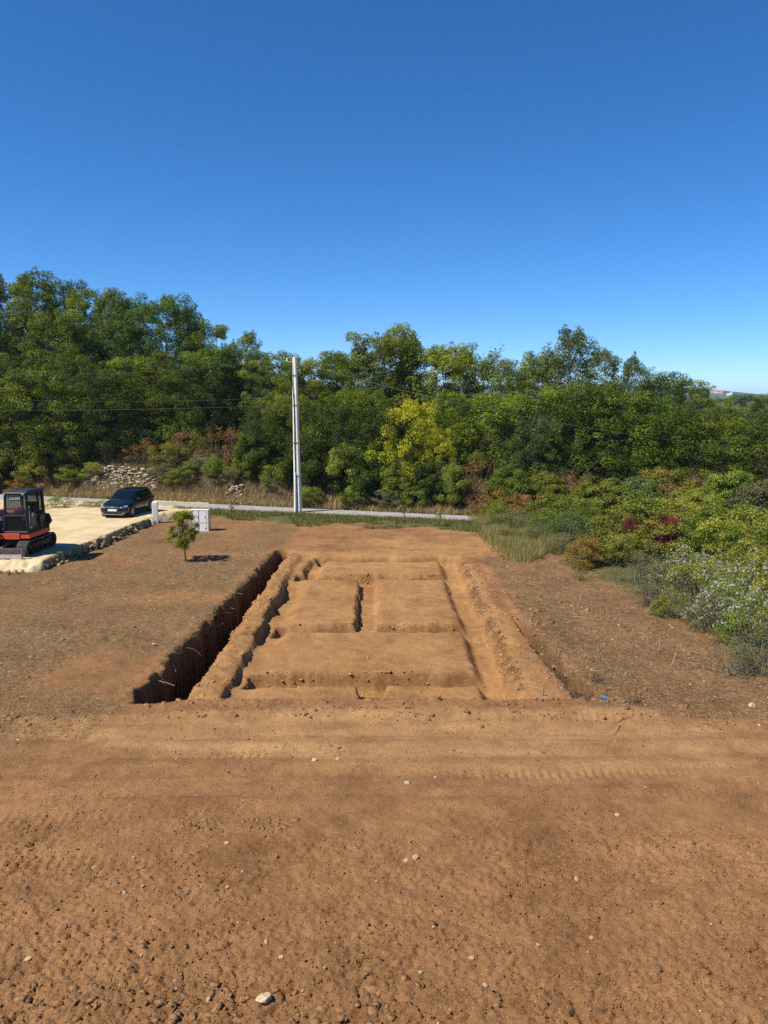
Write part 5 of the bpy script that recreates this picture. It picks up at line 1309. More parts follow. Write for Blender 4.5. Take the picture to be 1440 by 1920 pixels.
# ------------------------------------------------------------------ black hatchback
def make_car(loc, rz):
    e = empty('hatchback_car', loc, rz)
    st = [  # y, half width, underside, shoulder, top
        (-1.98, 0.50, 0.30, 0.50, 0.56), (-1.95, 0.66, 0.24, 0.56, 0.63), (-1.86, 0.76, 0.19, 0.62, 0.71), (-1.70, 0.81, 0.18, 0.68, 0.79),
        (-1.40, 0.83, 0.18, 0.77, 0.87), (-1.05, 0.84, 0.18, 0.84, 0.94), (-0.7, 0.84, 0.18, 0.87, 0.95), (0.0, 0.84, 0.18, 0.88, 0.95),
        (0.7, 0.84, 0.18, 0.90, 0.97), (1.3, 0.84, 0.18, 0.92, 0.98), (1.65, 0.82, 0.20, 0.92, 0.98), (1.88, 0.76, 0.26, 0.88, 0.94), (1.98, 0.62, 0.34, 0.78, 0.84)]
    rows = []
    for y, w, zb, zs, zt_ in st:
        h = [(0, zb), (0.75 * w, zb), (0.93 * w, zb + 0.06), (0.985 * w, zb + 0.2), (w, (zb + zs) / 2 + 0.06), (0.985 * w, zs - 0.08), (0.95 * w, zs), (0.78 * w, zt_ - 0.02), (0.45 * w, zt_), (0, zt_ + 0.01)]
        ring = [(x, y, z) for x, z in h] + [(-x, y, z) for x, z in h[::-1][1:]]
        rows.append(ring)
    m = MB().grid(rows)
    n = len(rows[0])
    m.f.append(tuple(range(n))); m.f.append(tuple(len(m.v) - n + k for k in range(n)))
    m.build('body', car_paint, e, True)
    # greenhouse rings: z, front y, rear y, half width
    gh = [(0.86, -1.06, 1.90, 0.80), (1.0, -0.86, 1.84, 0.775), (1.15, -0.63, 1.76, 0.735), (1.30, -0.38, 1.64, 0.685), (1.40, -0.12, 1.52, 0.635), (1.445, 0.10, 1.38, 0.56), (1.462, 0.35, 1.15, 0.40)]
    def at(z):
        for a, b in zip(gh, gh[1:]):
            if a[0] <= z <= b[0]:
                t = (z - a[0]) / (b[0] - a[0]); return [lerp(a[k], b[k], t) for k in range(4)]
        return list(gh[-1])
    nn = 6.0
    def ring(z, off=0.0, N=48):
        _, yf, yr, w = at(z); yc, l = (yf + yr) / 2, (yr - yf) / 2
        out = []
        for k in range(N + 1):
            a = 2 * math.pi * k / N
            c, s = math.cos(a), math.sin(a)
            out.append(((w + off) * math.copysign(abs(c) ** (2 / nn), c), yc + (l + off) * math.copysign(abs(s) ** (2 / nn), s), z))
        return out
    m = MB().grid([ring(g[0]) for g in gh]); m.f.append(tuple(len(m.v) - 49 + k for k in range(48)))
    m.build('roof', car_paint, e, True)
    def front_pane(z0, z1, frac, off, name, mat, back=False, par=e):
        rs = []
        for z in np.linspace(z0, z1, 7):
            _, yf, yr, w = at(z); yc, l = (yf + yr) / 2, (yr - yf) / 2
            r_ = []
            for q in np.linspace(-frac, frac, 13):
                yy = (l + off) * (1 - abs(q) ** nn) ** (1 / nn)
                r_.append((q * w, yc + (yy if back else -yy), z + off * .5))
            rs.append(r_)
        return MB().grid(rs).build(name, mat, par, True)
    front_pane(0.94, 1.385, 0.90, 0.012, 'windscreen', car_glass)
    front_pane(1.02, 1.38, 0.84, 0.012, 'rear_window', car_glass, True)
    def side_pane(ys, z0, z1, sgn, name):
        rs = []
        for z in np.linspace(z0, z1, 6):
            _, yf, yr, w = at(z); yc, l = (yf + yr) / 2, (yr - yf) / 2
            a = max(ys[0] + (z - z0) * 0.75 * (1 if ys[0] < -0.3 else 0), yf + 0.12); b = min(ys[1], yr - 0.12 - (z - z0) * .1)
            rs.append([(sgn * ((w) * (1 - min(.999, abs((y - yc) / l)) ** nn) ** (1 / nn) + 0.012), y, z) for y in np.linspace(a, b, 7)])
        return MB().grid(rs).build(name, car_glass, e, True)
    for sg in (1, -1):
        side_pane((-0.62, 0.30), 0.97, 1.37, sg, 'side_window')
        side_pane((0.36, 1.08), 0.98, 1.36, sg, 'side_window')
        side_pane((1.15, 1.50), 1.02, 1.33, sg, 'side_window')
        # doors: thin seams and handles
        d = MB()
        for y in (-0.78, 0.33, 1.20): d.box(sg * 0.842 - 0.003, sg * 0.842 + 0.003, y - 0.006, y + 0.006, 0.32, 0.86)
        d.box(sg * 0.842 - 0.003, sg * 0.842 + 0.003, -0.78, 1.2, 0.312, 0.322)
        d.build('door_seam', black_trim, e)
        for y in (0.16, 1.02): MB().box(sg * 0.845 - 0.015, sg * 0.845 + 0.015, y - 0.09, y + 0.09, 0.765, 0.795, 0.008).build('door_handle', car_paint, e)
        MB().box(sg * 0.83 - 0.02, sg * 0.83 + 0.02, -1.0, 1.0, 0.20, 0.27, 0.01).build('sill', black_trim, e)
        mi = MB(); mi.box(sg * 0.93 - 0.10, sg * 0.93 + 0.08, -0.66, -0.55, 0.92, 1.06, 0.03); mi.box(sg * 0.82 - 0.04, sg * 0.82 + 0.06, -0.62, -0.57, 0.91, 0.95)
        mo = mi.build('mirror', car_paint, e, True)
        # headlight follows the corner
        hl = []
        for z, k in ((0.585, 0), (0.64, 1), (0.70, 2)):
            hl.append([(sg * (0.43 - 0.02 * k), -1.955 + 0.055 * k - .01, z), (sg * 0.56, -1.935 + 0.055 * k - .01, z + 0.012), (sg * 0.68, -1.885 + 0.055 * k - .01, z + 0.022), (sg * 0.77, -1.76 + 0.05 * k - .01, z + 0.035)])
        ho = MB().grid(hl).build('headlight', lamp_glass, e, True)
        MB().lathe([(-1.972, 0.038), (-1.955, 0.048)], 14, 'y', (sg * 0.50, 0.015, 0.635)).build('bulb_reflector', chrome, ho)
        MB().box(sg * 0.60 - 0.06, sg * 0.60 + 0.06, -1.955, -1.90, 0.29, 0.345, 0.01).build('fog_light', lamp_glass, e)
        MB().box(sg * 0.68 - 0.10, sg * 0.68 + 0.10, 1.88, 1.945, 0.72, 0.86, 0.02).build('tail_light', principled('tail_lamp', (0.3, 0.01, 0.01), 0.2) if 'tail_lamp' not in MATS else MATS['tail_lamp'], e)
        for y in (-1.235, 1.235):
            # arch: black ring standing just proud of the wing
            pr = [(sg * 0.60, 0.36), (sg * 0.852, 0.36), (sg * 0.855, 0.335), (sg * 0.60, 0.33)]
            MB().lathe(pr, 28, 'x', (0, y, 0.305), True).build('wheel_arch', black_trim, e, True)
            wh = empty('wheel', (sg * 0.745, y, 0.305)); wh.parent = e
            tw = 0.095
            MB().lathe([(-tw, 0.20), (-tw, 0.27), (-tw * .8, 0.298), (tw * .8, 0.298), (tw, 0.27), (tw, 0.20)], 30, 'x', closed=True).build('tyre', tyre_m, wh, True)
            rm = MB()
            o_ = sg * tw * 0.85
            rm.lathe([(o_ - 0.02, 0.205), (o_ + 0.012, 0.205), (o_ + 0.012, 0.185), (o_ - 0.02, 0.18)], 30, 'x', closed=True)
            for k in range(5):
                M_ = Matrix.Rotation(2 * math.pi * k / 5 + 0.3, 4, 'X')
                rm.box(o_ - 0.012, o_ + 0.012, -0.03, 0.03, 0.02, 0.195, 0.006, M_)
            rm.lathe([(o_ - 0.015, 0.05), (o_ + 0.016, 0.045)], 16, 'x')
            rm.build('rim', alloy, wh)
            MB().lathe([(o_ - 0.06, 0.19), (o_ - 0.05, 0.19)], 24, 'x').build('brake_disc', black_trim, wh)
    gr = MB().box(-0.44, 0.44, -1.972, -1.93, 0.575, 0.655, 0.012).build('grille', black_trim, e)
    MB().box(-0.42, 0.42, -1.981, -1.968, 0.611, 0.617).build('chrome_strip', chrome, gr)
    MB().box(-0.46, 0.46, -1.985, -1.90, 0.27, 0.40, 0.015).build('lower_grille', black_trim, e)
    MB().box(-0.60, 0.60, -1.975, -1.90, 0.215, 0.235, 0.005).build('bumper_strip', steel, e)
    pl = MB().box(-0.26, 0.26, -2.003, -1.985, 0.425, 0.535, 0.006).build('number_plate', white_paint, e)
    for xx in (-0.12, 0.03, 0.16):                                # characters too blurred to read
        MB().box(xx - 0.016, xx + 0.016, -2.006, -2.002, 0.468, 0.492).build('plate_mark', dark_ink, pl)
    em = MB()
    em.lathe([(-1.995, 0.066), (-1.975, 0.066), (-1.975, 0.054), (-1.995, 0.054)], 24, 'y', (0, 0, 0.635), True)
    for a, b in (((-0.034, 0.048), (0, 0.006)), ((0.034, 0.048), (0, 0.006)), ((-0.052, 0.016), (-0.024, -0.05)), ((-0.024, -0.05), (0, -0.004)), ((0, -0.004), (0.024, -0.05)), ((0.024, -0.05), (0.052, 0.016))):
        em.tube([(a[0], -1.985, 0.635 + a[1]), (b[0], -1.985, 0.635 + b[1])], 0.0065, 5)
    em.build('badge', chrome, e)
    for sx in (-0.33, 0.33):                                       # seats seen through the glass
        MB().box(sx - 0.22, sx + 0.22, 0.05, 0.22, 0.6, 1.12, 0.05).build('seat', seat_m, e)
    wp = MB(); wp.tube([(-0.55, -1.0, 0.955), (0.05, -0.985, 0.96)], 0.008, 5); wp.build('wiper', black_trim, e)
    return tag(e, 'black five-door hatchback parked on the pale gravel by the lane', 'car')
CAR = (-12.15, 36.2)
make_car((CAR[0], CAR[1], 0.325), R(-7)).scale = (0.82, 0.82, 0.80)

# ------------------------------------------------------------------ compact excavator (front = -Y, cab on its left = +X)
def make_excavator(loc, rz):
    e = empty('excavator', loc, rz)
    # tracks
    for sx in (-0.78, 0.78):
        tr = empty('track', (sx, 0, 0)); tr.parent = e
        r_, L2, N = 0.285, 0.96, 14
        def loop(rad):
            out = []
            for k in range(N + 1):
                a = -math.pi / 2 - math.pi * k / N
                out.append((-L2 + rad * math.cos(a), 0.29 + rad * math.sin(a)))
            for k in range(N + 1):
                a = math.pi / 2 - math.pi * k / N
                out.append((L2 + rad * math.cos(a), 0.31 + rad * math.sin(a)))
            return out
        o_, i_ = loop(r_), loop(r_ - 0.045)
        n = len(o_)
        m = MB()
        v = [(x, *p) for p in o_ for x in (-0.2, 0.2)] + [(x, *p) for p in i_ for x in (-0.2, 0.2)]
        f = []
        for k in range(n):
            j = (k + 1) % n
            f += [(2 * k, 2 * k + 1, 2 * j + 1, 2 * j), (2 * n + 2 * k, 2 * n + 2 * j, 2 * n + 2 * j + 1, 2 * n + 2 * k + 1),
                  (2 * k, 2 * j, 2 * n + 2 * j, 2 * n + 2 * k), (2 * k + 1, 2 * n + 2 * k + 1, 2 * n + 2 * j + 1, 2 * j + 1)]
        m.add(v, f).build('belt', rubber, tr, False)
        # lugs along the belt
        per = []
        for k in range(n):
            a, b = Vector(o_[k]), Vector(o_[(k + 1) % n])
            ln = (b - a).length
            st_ = max(1, round(ln / 0.115))
            for q in range(st_): per.append((a.lerp(b, (q + 0.5) / st_), (b - a).normalized()))
        for p, tn in per:
            M_ = Matrix.Translation((0, p.x, p.y)) @ Matrix.Rotation(math.atan2(tn.y, tn.x), 4, 'X')
            MB().box(-0.2, 0.2, -0.022, 0.022, -0.012, 0.024, 0.006, M_).build('lug', rubber, tr)
        for y, rr_, z in ((-L2, 0.22, 0.29), (L2, 0.23, 0.31)):
            MB().lathe([(-0.09, rr_), (0.09, rr_), (0.11, rr_ * .6), (0.12, 0.07), (-0.12, 0.07), (-0.11, rr_ * .6)], 22, 'x', (0, y, z), True).build('sprocket' if y > 0 else 'idler', mach_black, tr, True)
        for k in range(4):
            MB().lathe([(-0.12, 0.04), (-0.12, 0.085), (0.12, 0.085), (0.12, 0.04)], 14, 'x', (0, -0.6 + 0.4 * k, 0.13), True).build('roller', mach_black, tr, True)
        MB().box(-0.09, 0.09, -0.82, 0.80, 0.17, 0.44, 0.04).build('track_frame', mach_black, tr)
    MB().box(-0.6, 0.6, -0.55, 0.55, 0.3, 0.52, 0.05).build('undercarriage', mach_black, e)
    MB().lathe([(0.50, 0.42), (0.66, 0.42)], 28, 'z').build('slew_ring', mach_black, e, True)
    # dozer blade
    bl = []
    for t in np.linspace(0, 1, 7):
        bl.append((-1.62 - 0.10 * math.sin(math.pi * t) * -1 - 0.02, 0.03 + 0.40 * t))
    pr = bl + [(y + 0.035, z) for y, z in bl[::-1]]
    bo = MB().prism(pr, -0.98, 0.98).build('blade', blade_m, e)
    for sx in (-0.975, 0.975): MB().prism([(-1.66, 0.05), (-1.66, 0.42), (-1.42, 0.40), (-1.42, 0.12)], sx - 0.012, sx + 0.012).build('blade_end', blade_m, bo)
    for sx in (-0.36, 0.36): MB().tube([(sx, -1.5, 0.2), (sx, -0.5, 0.38)], 0.055, 6).build('blade_arm', mach_black, e)
    MB().tube([(0, -1.45, 0.32), (0, -0.5, 0.5)], 0.05, 8).build('cylinder', steel, e)
    # upper structure
    def outline(x0, x1, y0, y1, rr_):
        o = [(x0, y0), (x1, y0)]
        for k in range(9):
            a = math.pi * k / 8
            o.append(((x0 + x1) / 2 + (x1 - x0) / 2 * math.cos(a), y1 + rr_ * math.sin(a)))
        return o
    sk = MB().prism(outline(-0.96, 0.98, -0.96, 0.72, 0.42), 0.70, 0.88, 'z').build('skirt', mach_red, e)
    MB().box(0.02, 0.60, -0.985, -0.955, 0.66, 0.90, 0.01).build('front_plate', mach_red, sk)
    MB().box(-0.80, -0.25, -1.0, -0.955, 0.70, 0.86, 0.01).build('front_plate', mach_black, sk)
    MB().box(-0.22, -0.12, -1.01, -0.955, 0.70, 0.88, 0.01).build('corner_plate', mach_red, sk)
    MB().prism(outline(-0.94, 0.94, 0.35, 0.78, 0.42), 0.90, 1.42, 'z').build('counterweight', mach_black, e)
    hd = MB().box(-0.94, -0.06, -0.30, 0.75, 0.90, 1.44, 0.06).build('engine_hood', mach_black, e)
    MB().box(-0.935, -0.07, 0.10, 0.95, 1.40, 1.66, 0.08).build('hood_lid', mach_red, hd)
    MB().box(-0.90, -0.10, -0.318, -0.296, 0.95, 1.30, 0.01).build('grille_panel', mach_black, hd)
    for k in range(6):
        MB().box(-0.86, -0.14, -0.335, -0.316, 1.32 + 0.035 * k, 1.338 + 0.035 * k).build('grille_slat', grey_paint, hd)
    MB().box(-0.88, -0.12, -0.80, -0.32, 0.90, 1.06, 0.03).build('tool_box', mach_black, e)
    # cab
    cb = empty('cab', (0, 0, 0)); cb.parent = e
    X0, X1, Y0, Y1, Z0, Z1 = -0.02, 0.96, -0.98, 0.52, 0.90, 2.45
    lean = 0.13                                                    # screen leans back
    def pil(a, b, r, nm='pillar', mt=mach_black):
        d = Vector(b) - Vector(a)
        return MB().tube([a, Vector(a) + d * 0.5, b], r, 8).build(nm, mt, cb, True)
    fl, fr = (X0 + .04, Y0 + .04), (X1 - .04, Y0 + .04)
    pil((*fl, Z0), (fl[0] + .03, Y0 + .04 + lean, Z1), 0.05); pil((*fr, Z0), (fr[0] - .04, Y0 + .04 + lean, Z1), 0.05)
    pil((X0 + .05, Y1 - .05, Z0), (X0 + .08, Y1 - .08, Z1), 0.06); pil((X1 - .05, Y1 - .05, Z0), (X1 - .09, Y1 - .08, Z1), 0.065)
    pil((X1 - .03, 0.02, Z0), (X1 - .07, 0.02, Z1), 0.045)
    MB().box(X0 + 0.01, X1 - 0.03, Y0 + .10, Y1 + .02, Z1 - 0.03, Z1 + 0.09, 0.05).build('roof', mach_black, cb)
    MB().box(X0 + .1, X1 - .12, Y0 + .35, Y1 - .15, Z1 + .09, Z1 + 0.115, 0.01).build('roof_hatch', black_trim, cb)
    MB().box(X0, X1, Y0, Y1, Z0 - 0.02, Z0 + 0.08, 0.02).build('floor_sill', mach_black, cb)
    MB().box(X0 + 0.06, X1 - 0.08, Y0 + 0.03, Y0 + 0.075, Z0 + 0.68, Z0 + 0.72, 0.01).build('cross_bar', mach_black, cb)
    # door panel low on the side, climbing to the rear
    dp = MB().prism([(0.05, Z0 + 0.06), (Y1 - 0.06, Z0 + 0.06), (Y1 - 0.06, Z0 + 0.86), (0.22, Z0 + 0.70), (0.05, Z0 + 0.56)], X1 - 0.055, X1 - 0.02).build('door_panel', mach_black, cb)
    MB().prism([(Y0 + 0.08, Z0 + 0.06), (0.0, Z0 + 0.06), (0.0, Z0 + 0.2), (Y0 + 0.08, Z0 + 0.16)], X1 - 0.055, X1 - 0.02).build('door_panel', mach_black, cb)
    MB().box(X1 - 0.02, X1 + 0.005, -0.62, -0.52, Z0 + 0.62, Z0 + 0.76, 0.01).build('door_handle', white_paint, cb)
    MB().box(X1 - 0.02, X1 + 0.004, -0.86, -0.66, Z0 + 0.18, Z0 + 0.26, 0.01).build('step_plate', grey_paint, cb)
    # glazing
    def pane(a, b, c, d, nm='pane'):
        m = MB(); m.add([a, b, c, d], [(0, 1, 2, 3)])
        return m.build(nm, cab_glass, cb)
    pane((X0 + .06, Y0 + .05, Z0 + .08), (X1 - .06, Y0 + .05, Z0 + .08), (X1 - .07, Y0 + .09, Z0 + .68), (X0 + .07, Y0 + .09, Z0 + .68), 'lower_windscreen')
    pane((X0 + .07, Y0 + .095, Z0 + .72), (X1 - .07, Y0 + .095, Z0 + .72), (X1 - .09, Y0 + .04 + lean, Z1 - .02), (X0 + .08, Y0 + .04 + lean, Z1 - .02), 'windscreen')
    pane((X1 - .04, Y0 + .10, Z0 + .2), (X1 - .035, 0.0, Z0 + .2), (X1 - .07, 0.0, Z1 - .03), (X1 - .08, Y0 + .19, Z1 - .03), 'door_window')
    pane((X1 - .04, 0.06, Z0 + .6), (X1 - .045, Y1 - .08, Z0 + .88), (X1 - .085, Y1 - .1, Z1 - .03), (X1 - .07, 0.06, Z1 - .03), 'side_window')
    pane((X0 + .05, Y0 + .10, Z0 + .3), (X0 + .05, Y1 - .08, Z0 + .3), (X0 + .08, Y1 - .1, Z1 - .03), (X0 + .08, Y0 + .19, Z1 - .03), 'side_window')
    pane((X0 + .08, Y1 - .05, Z0 + .75), (X1 - .08, Y1 - .05, Z0 + .75), (X1 - .12, Y1 - .08, Z1 - .03), (X0 + .1, Y1 - .08, Z1 - .03), 'rear_window')
    MB().box(X0 + .05, X1 - .05, Y1 - .09, Y1 - .03, Z0, Z0 + .75, 0.02).build('rear_panel', mach_black, cb)
    # inside
    MB().box(X0 + .28, X1 - .24, -0.25, 0.25, Z0 + .35, Z0 + .5, 0.05).build('seat_cushion', seat_m, cb)
    MB().box(X0 + .28, X1 - .24, 0.20, 0.34, Z0 + .5, Z0 + 1.12, 0.05).build('seat_back', seat_m, cb)
    for sx in (0.15, 0.72): MB().box(sx - .07, sx + .07, -0.35, 0.1, Z0 + .35, Z0 + .66, 0.03).build('console', mach_black, cb)
    MB().box(0.16, 0.36, -0.12, -0.05, Z0 + .80, Z0 + .96, 0.02).build('monitor', mach_red, cb)
    for sx in (0.42, 0.56): MB().tube([(sx, -0.62, Z0 + .1), (sx, -0.7, Z0 + .72)], 0.012, 6).build('lever', chrome, cb)
    # work lights, sign, mirror
    for sx in (0.07, 0.80):
        w = MB().box(sx - 0.055, sx + 0.055, Y0 + .05, Y0 + .115, Z1 - .02, Z1 + .07, 0.015).build('work_light', mach_black, cb)
        MB().box(sx - 0.045, sx + 0.045, Y0 + .042, Y0 + .05, Z1 - .01, Z1 + .06).build('lens', lamp_glass, w)
    sg = MB().box(0.16, 0.66, Y0 + .11, Y0 + .118, Z1 - .25, Z1 - .09).build('sign', mach_black, cb)
    lt = link(bpy.data.objects.new('lettering', text_mesh('lettering', 'LOXAM', 0.145, white_paint)), sg)
    lt.location = (0.41, Y0 + .106, Z1 - .17); lt.rotation_euler = (R(90), 0, 0)
    dc = link(bpy.data.objects.new('decal', text_mesh('decal', 'KX057', 0.165, grey_paint)), dp)
    dc.location = (X1 - 0.016, 0.245, Z0 + 0.46); dc.rotation_euler = (R(90), 0, R(90)); dc.rotation_euler.rotate_axis('Z', R(14))
    fr_ = MB()
    for a, b in (((0.07, Z0 + 0.28), (0.42, Z0 + 0.40)), ((0.42, Z0 + 0.40), (0.44, Z0 + 0.68)), ((0.09, Z0 + 0.52), (0.40, Z0 + 0.62)), ((0.07, Z0 + 0.28), (0.09, Z0 + 0.52))):
        fr_.tube([(X1 - 0.018, *a), (X1 - 0.018, *b)], 0.007, 4)
    fr_.build('decal_outline', grey_paint, dp)
    MB().tube([(X1 - 0.02, Y0 + .10, Z0 + .9), (X1 + 0.10, Y0 + .02, Z0 + 1.0), (X1 + 0.10, Y0 + .02, Z0 + 1.2)], 0.012, 6).build('mirror_arm', mach_black, cb)
    MB().tube([(X1 - 0.0, Y0 + .10, Z0 + .25), (X1 + 0.045, Y0 + .08, Z0 + .5), (X1 + 0.03, Y0 + .12, Z0 + 1.1)], 0.014, 6).build('handrail', steel, cb)
    # rear side bulges and hoses
    MB().tube([(0.90, 0.62, 0.95), (1.0, 0.74, 1.15), (0.95, 0.72, 1.45)], [0.07, 0.10, 0.05], 8).build('hose_guard', mach_black, e, True)
    # boom, arm and bucket reach forward, mostly out of the picture
    sw = Matrix.Translation((-0.31, -1.05, 0)) @ Matrix.Rotation(R(-118), 4, 'Z') @ Matrix.Translation((0.31, 1.05, 0))
    sb = MB().box(-0.46, -0.16, -1.30, -0.9, 0.55, 0.95, 0.04).build('swing_bracket', mach_black, e)
    bm = MB().prism([(-1.15, 0.70), (-1.05, 1.0), (-1.75, 2.75), (-2.6, 3.15), (-3.3, 2.75), (-3.22, 2.6), (-2.55, 2.88), (-1.95, 2.5), (-1.32, 0.70)], -0.42, -0.20).build('boom', mach_red, e); bm.matrix_local = sw
    MB().tube([(-0.31, -1.45, 0.95), (-0.31, -2.1, 2.45)], 0.05, 8).build('cylinder', steel, bm)
    am = MB().prism([(-3.05, 2.85), (-3.40, 2.80), (-3.05, 0.95), (-2.92, 0.95)], -0.40, -0.22).build('arm', mach_red, e); am.matrix_local = sw
    MB().prism([(-3.1, 1.0), (-2.85, 1.0), (-2.6, 0.55), (-2.75, 0.12), (-3.2, 0.02), (-3.55, 0.2), (-3.2, 0.18), (-2.88, 0.3), (-2.82, 0.6), (-3.0, 0.85)], -0.58, -0.04).build('bucket', steel, am)
    return tag(e, 'compact red and black tracked excavator with glazed cab on gravel yard', 'excavator')
EXC = (-13.12, 27.1)
make_excavator((EXC[0], EXC[1], 0.345), R(-2)).scale = (0.9, 0.9, 0.87)

# ------------------------------------------------------------------ meter cabinet, boundary post
def make_cabinet():
    x, y = -8.08, 33.35
    e = empty('meter_cabinet', (x, y, zg(x, y) - 0.03), R(-3))
    MB().box(-0.36, 0.36, -0.13, 0.13, -0.2, 0.96, 0.01).build('housing', cream, e)
    for sx in (-0.385, 0.385): MB().box(sx - 0.04, sx + 0.04, -0.17, 0.17, -0.2, 0.99, 0.012).build('side_post', cream, e)
    MB().box(-0.345, 0.345, -0.16, 0.14, 0.955, 0.995, 0.01).build('cap', cream, e)
    for sx in (-0.17, 0.17):
        for z0, z1 in ((0.42, 0.93), (-0.03, 0.38)):
            d = MB().box(sx - 0.15, sx + 0.15, -0.152, -0.132, z0, z1, 0.008).build('door', white_pvc, e)
            MB().box(sx + 0.09, sx + 0.12, -0.162, -0.152, (z0 + z1) / 2 - .03, (z0 + z1) / 2 + .03).build('lock', dark_ink, d)
    return tag(e, 'low cream meter cabinet with four white doors behind the young tree', 'cabinet')
make_cabinet()
x, y = -10.62, 35.3
zp = 0.18
m = MB().box(-0.125, 0.125, -0.11, 0.11, -0.3, 0.80, 0.015)
m2 = empty('boundary_post', (x, y, zp), R(10)); m.build('shaft', white_pvc, m2)
MB().box(-0.115, 0.115, -0.10, 0.10, 0.797, 0.83, 0.02).build('cap', concrete, m2)
tag(m2, 'short white square post at the corner of the gravel yard', 'post')

# ------------------------------------------------------------------ dry stone walls on the bank
def stone_wall(name, x0, x1, h, label, seed, slump=0.3, big=1.0):
    rg = random.Random(seed)
    xm = (x0 + x1) / 2
    e = empty(name, (xm, road_far(xm) + 1.2, 0))
    z = 0.0; row = 0
    while z < h:
        hh = rg.uniform(0.075, 0.12) * big
        x = x0 + rg.uniform(0, 0.3) + max(0, z - 0.4 * h) * slump * rg.uniform(.5, 1.5)
        xe = x1 - max(0, z - 0.3 * h) * slump * rg.uniform(.5, 2.0)
        while x < xe:
            w = rg.uniform(0.14, 0.34) * big
            if rg.random() > 0.36:
                yy = road_far(x) + 0.95 + z * 0.75 + rg.uniform(-.05, .06)
                o = rock('stone', rock_m, (x + w / 2 - xm, yy - e.location.y, z + 0.12 + hh / 2), 1.0, e, rg)
                o.scale = (w * 0.56, 0.14 * big, hh * 0.85)
                o.rotation_euler = (rg.uniform(-.4, .4), rg.uniform(-.35, .35), rg.uniform(-.8, .5)); o.location.z += rg.uniform(-.05, .05)
            x += w
        z += hh; row += 1
    return tag(e, label, 'wall')
stone_wall('dry_stone_wall', -18.2, -13.2, 1.5, 'tumbled pale dry stone wall on the bank behind the black car', 3)
stone_wall('dry_stone_wall', -8.9, -7.9, 0.9, 'small remnant of dry stone wall on the bank left of the pole', 4, 0.5)

# ------------------------------------------------------------------ house hidden in the wood
def make_house():
    e = empty('house', (-10.95, 57, zt(-10.95, 57) - 0.5), R(12))
    H = 8.0 - e.location.z
    m = MB().box(-1.7, 1.7, -2.5, 3.5, -1, H, 0.02); w = m.build('wall', plaster, e)
    rf = MB().prism([(-2.9, H), (3.9, H), (0.5, H + 0.5)], -1.9, 1.9, 'x').build('roof', plaster, e)
    for x0, z0 in ((-1.3, H - 1.9), (0.4, H - 1.9)):
        f = MB().box(x0, x0 + 0.9, -2.56, -2.47, z0, z0 + 1.2, 0.01).build('window', concrete, e)
        MB().box(x0 + .1, x0 + .8, -2.575, -2.562, z0 + .1, z0 + 1.1).build('pane', pane_m, f)
    return tag(e, 'pale plastered house half hidden in the wood left of the pole', 'house')
make_house()

# ------------------------------------------------------------------ far village
rg = random.Random(21)
VILL = []
for i, (px_, pz) in enumerate(((1321, 737), (1327, 735), (1333, 738), (1338, 734), (1343, 737), (1348, 734), (1352, 737), (1325, 740), (1331, 741), (1340, 740), (1347, 740))):
    y = 2200 + 12 * (741 - pz)
    x = (px_ - 720) / 1442 * y * 0.992
    z = CAM_H - (pz - 744.5) / 1442 * y
    e = empty('village_house', (x, y, z - 4), R(rg.uniform(-25, 25)))
    w, d, h = rg.uniform(5, 8), 7, rg.uniform(6, 10)
    MB().box(-w, w, -d, d, -14, h).build('wall', village_wall, e)
    MB().prism([(-d - .4, h), (d + .4, h), (0, h + 2.4)], -w - .4, w + .4, 'x').build('roof', village_wall if i % 2 else roof_m, e)
    tag(e, 'small pale stone house in the far hilltop village', 'house', 'houses of the far hilltop village')
y = 2150; x = (1366 - 720) / 1442 * y * 0.992
e = empty('chapel', (x, y, CAM_H - (741 - 744.5) / 1442 * y - 2))
MB().box(-7, 6, -4, 4, -16, 4.5).build('nave', chapel_m, e)
MB().prism([(-4.3, 4.5), (4.3, 4.5), (0, 7)], -7, 6, 'x').build('roof', chapel_m, e)
MB().box(2.5, 6.2, -2.2, 2.2, 0, 11.5).build('tower', chapel_m, e)
tag(e, 'lone white chapel on the far hill right of the village', 'chapel')

# ================================================================== SMALL THINGS
# ------------------------------------------------------------------ young tree in front of the cabinet
def make_young_tree(x, y, H, label, seed, leafn=1.0, mat=None, lean=0.0, cw=0.55):
    rnd, rg_ = random.Random(seed), np.random.default_rng(seed)
    e = empty('young_tree', (x, y, zg(x, y) - 0.01))
    mb = MB()
    top = Vector((lean, 0.02, H * 0.8))
    pts = limb((0, 0, -0.1), top, 0.028 * H / 1.8, 0.010, rnd, 6, 0.05, mb)
    cent, rr = [], []
    for k in range(64):
        th, f = rnd.uniform(0, 6.28), rnd.random()
        q = cw * math.sqrt(max(0.05, 1 - (2 * f - 0.95) ** 2)) * math.sqrt(rnd.random())
        cent.append(Vector((lean * 0.6 + q * math.cos(th), q * math.sin(th), H * (0.30 + 0.66 * f)))); rr.append(rnd.uniform(0.07, 0.18))
    for c in cent: limb(pts[rnd.randint(2, 5)], c, 0.009, 0.004, rnd, 4, 0.12, mb)
    mb.build('trunk', bark, e, True)
    v, q, t = leaves(cent, [(s, s, s * .8) for s in rr], [int(110 * leafn)] * len(cent), 0.05, rg_, shell=0.2)
    link(bpy.data.objects.new('crown', mesh_np('crown', v, q, mat or oak_leaf, False, {'tone': t})), e)
    return tag(e, label, 'tree')
make_young_tree(-7.05, 26.9, 1.86, 'young round-headed tree standing alone on the mown ground', 3, 1.3, oak_gold, -0.12, 0.64)

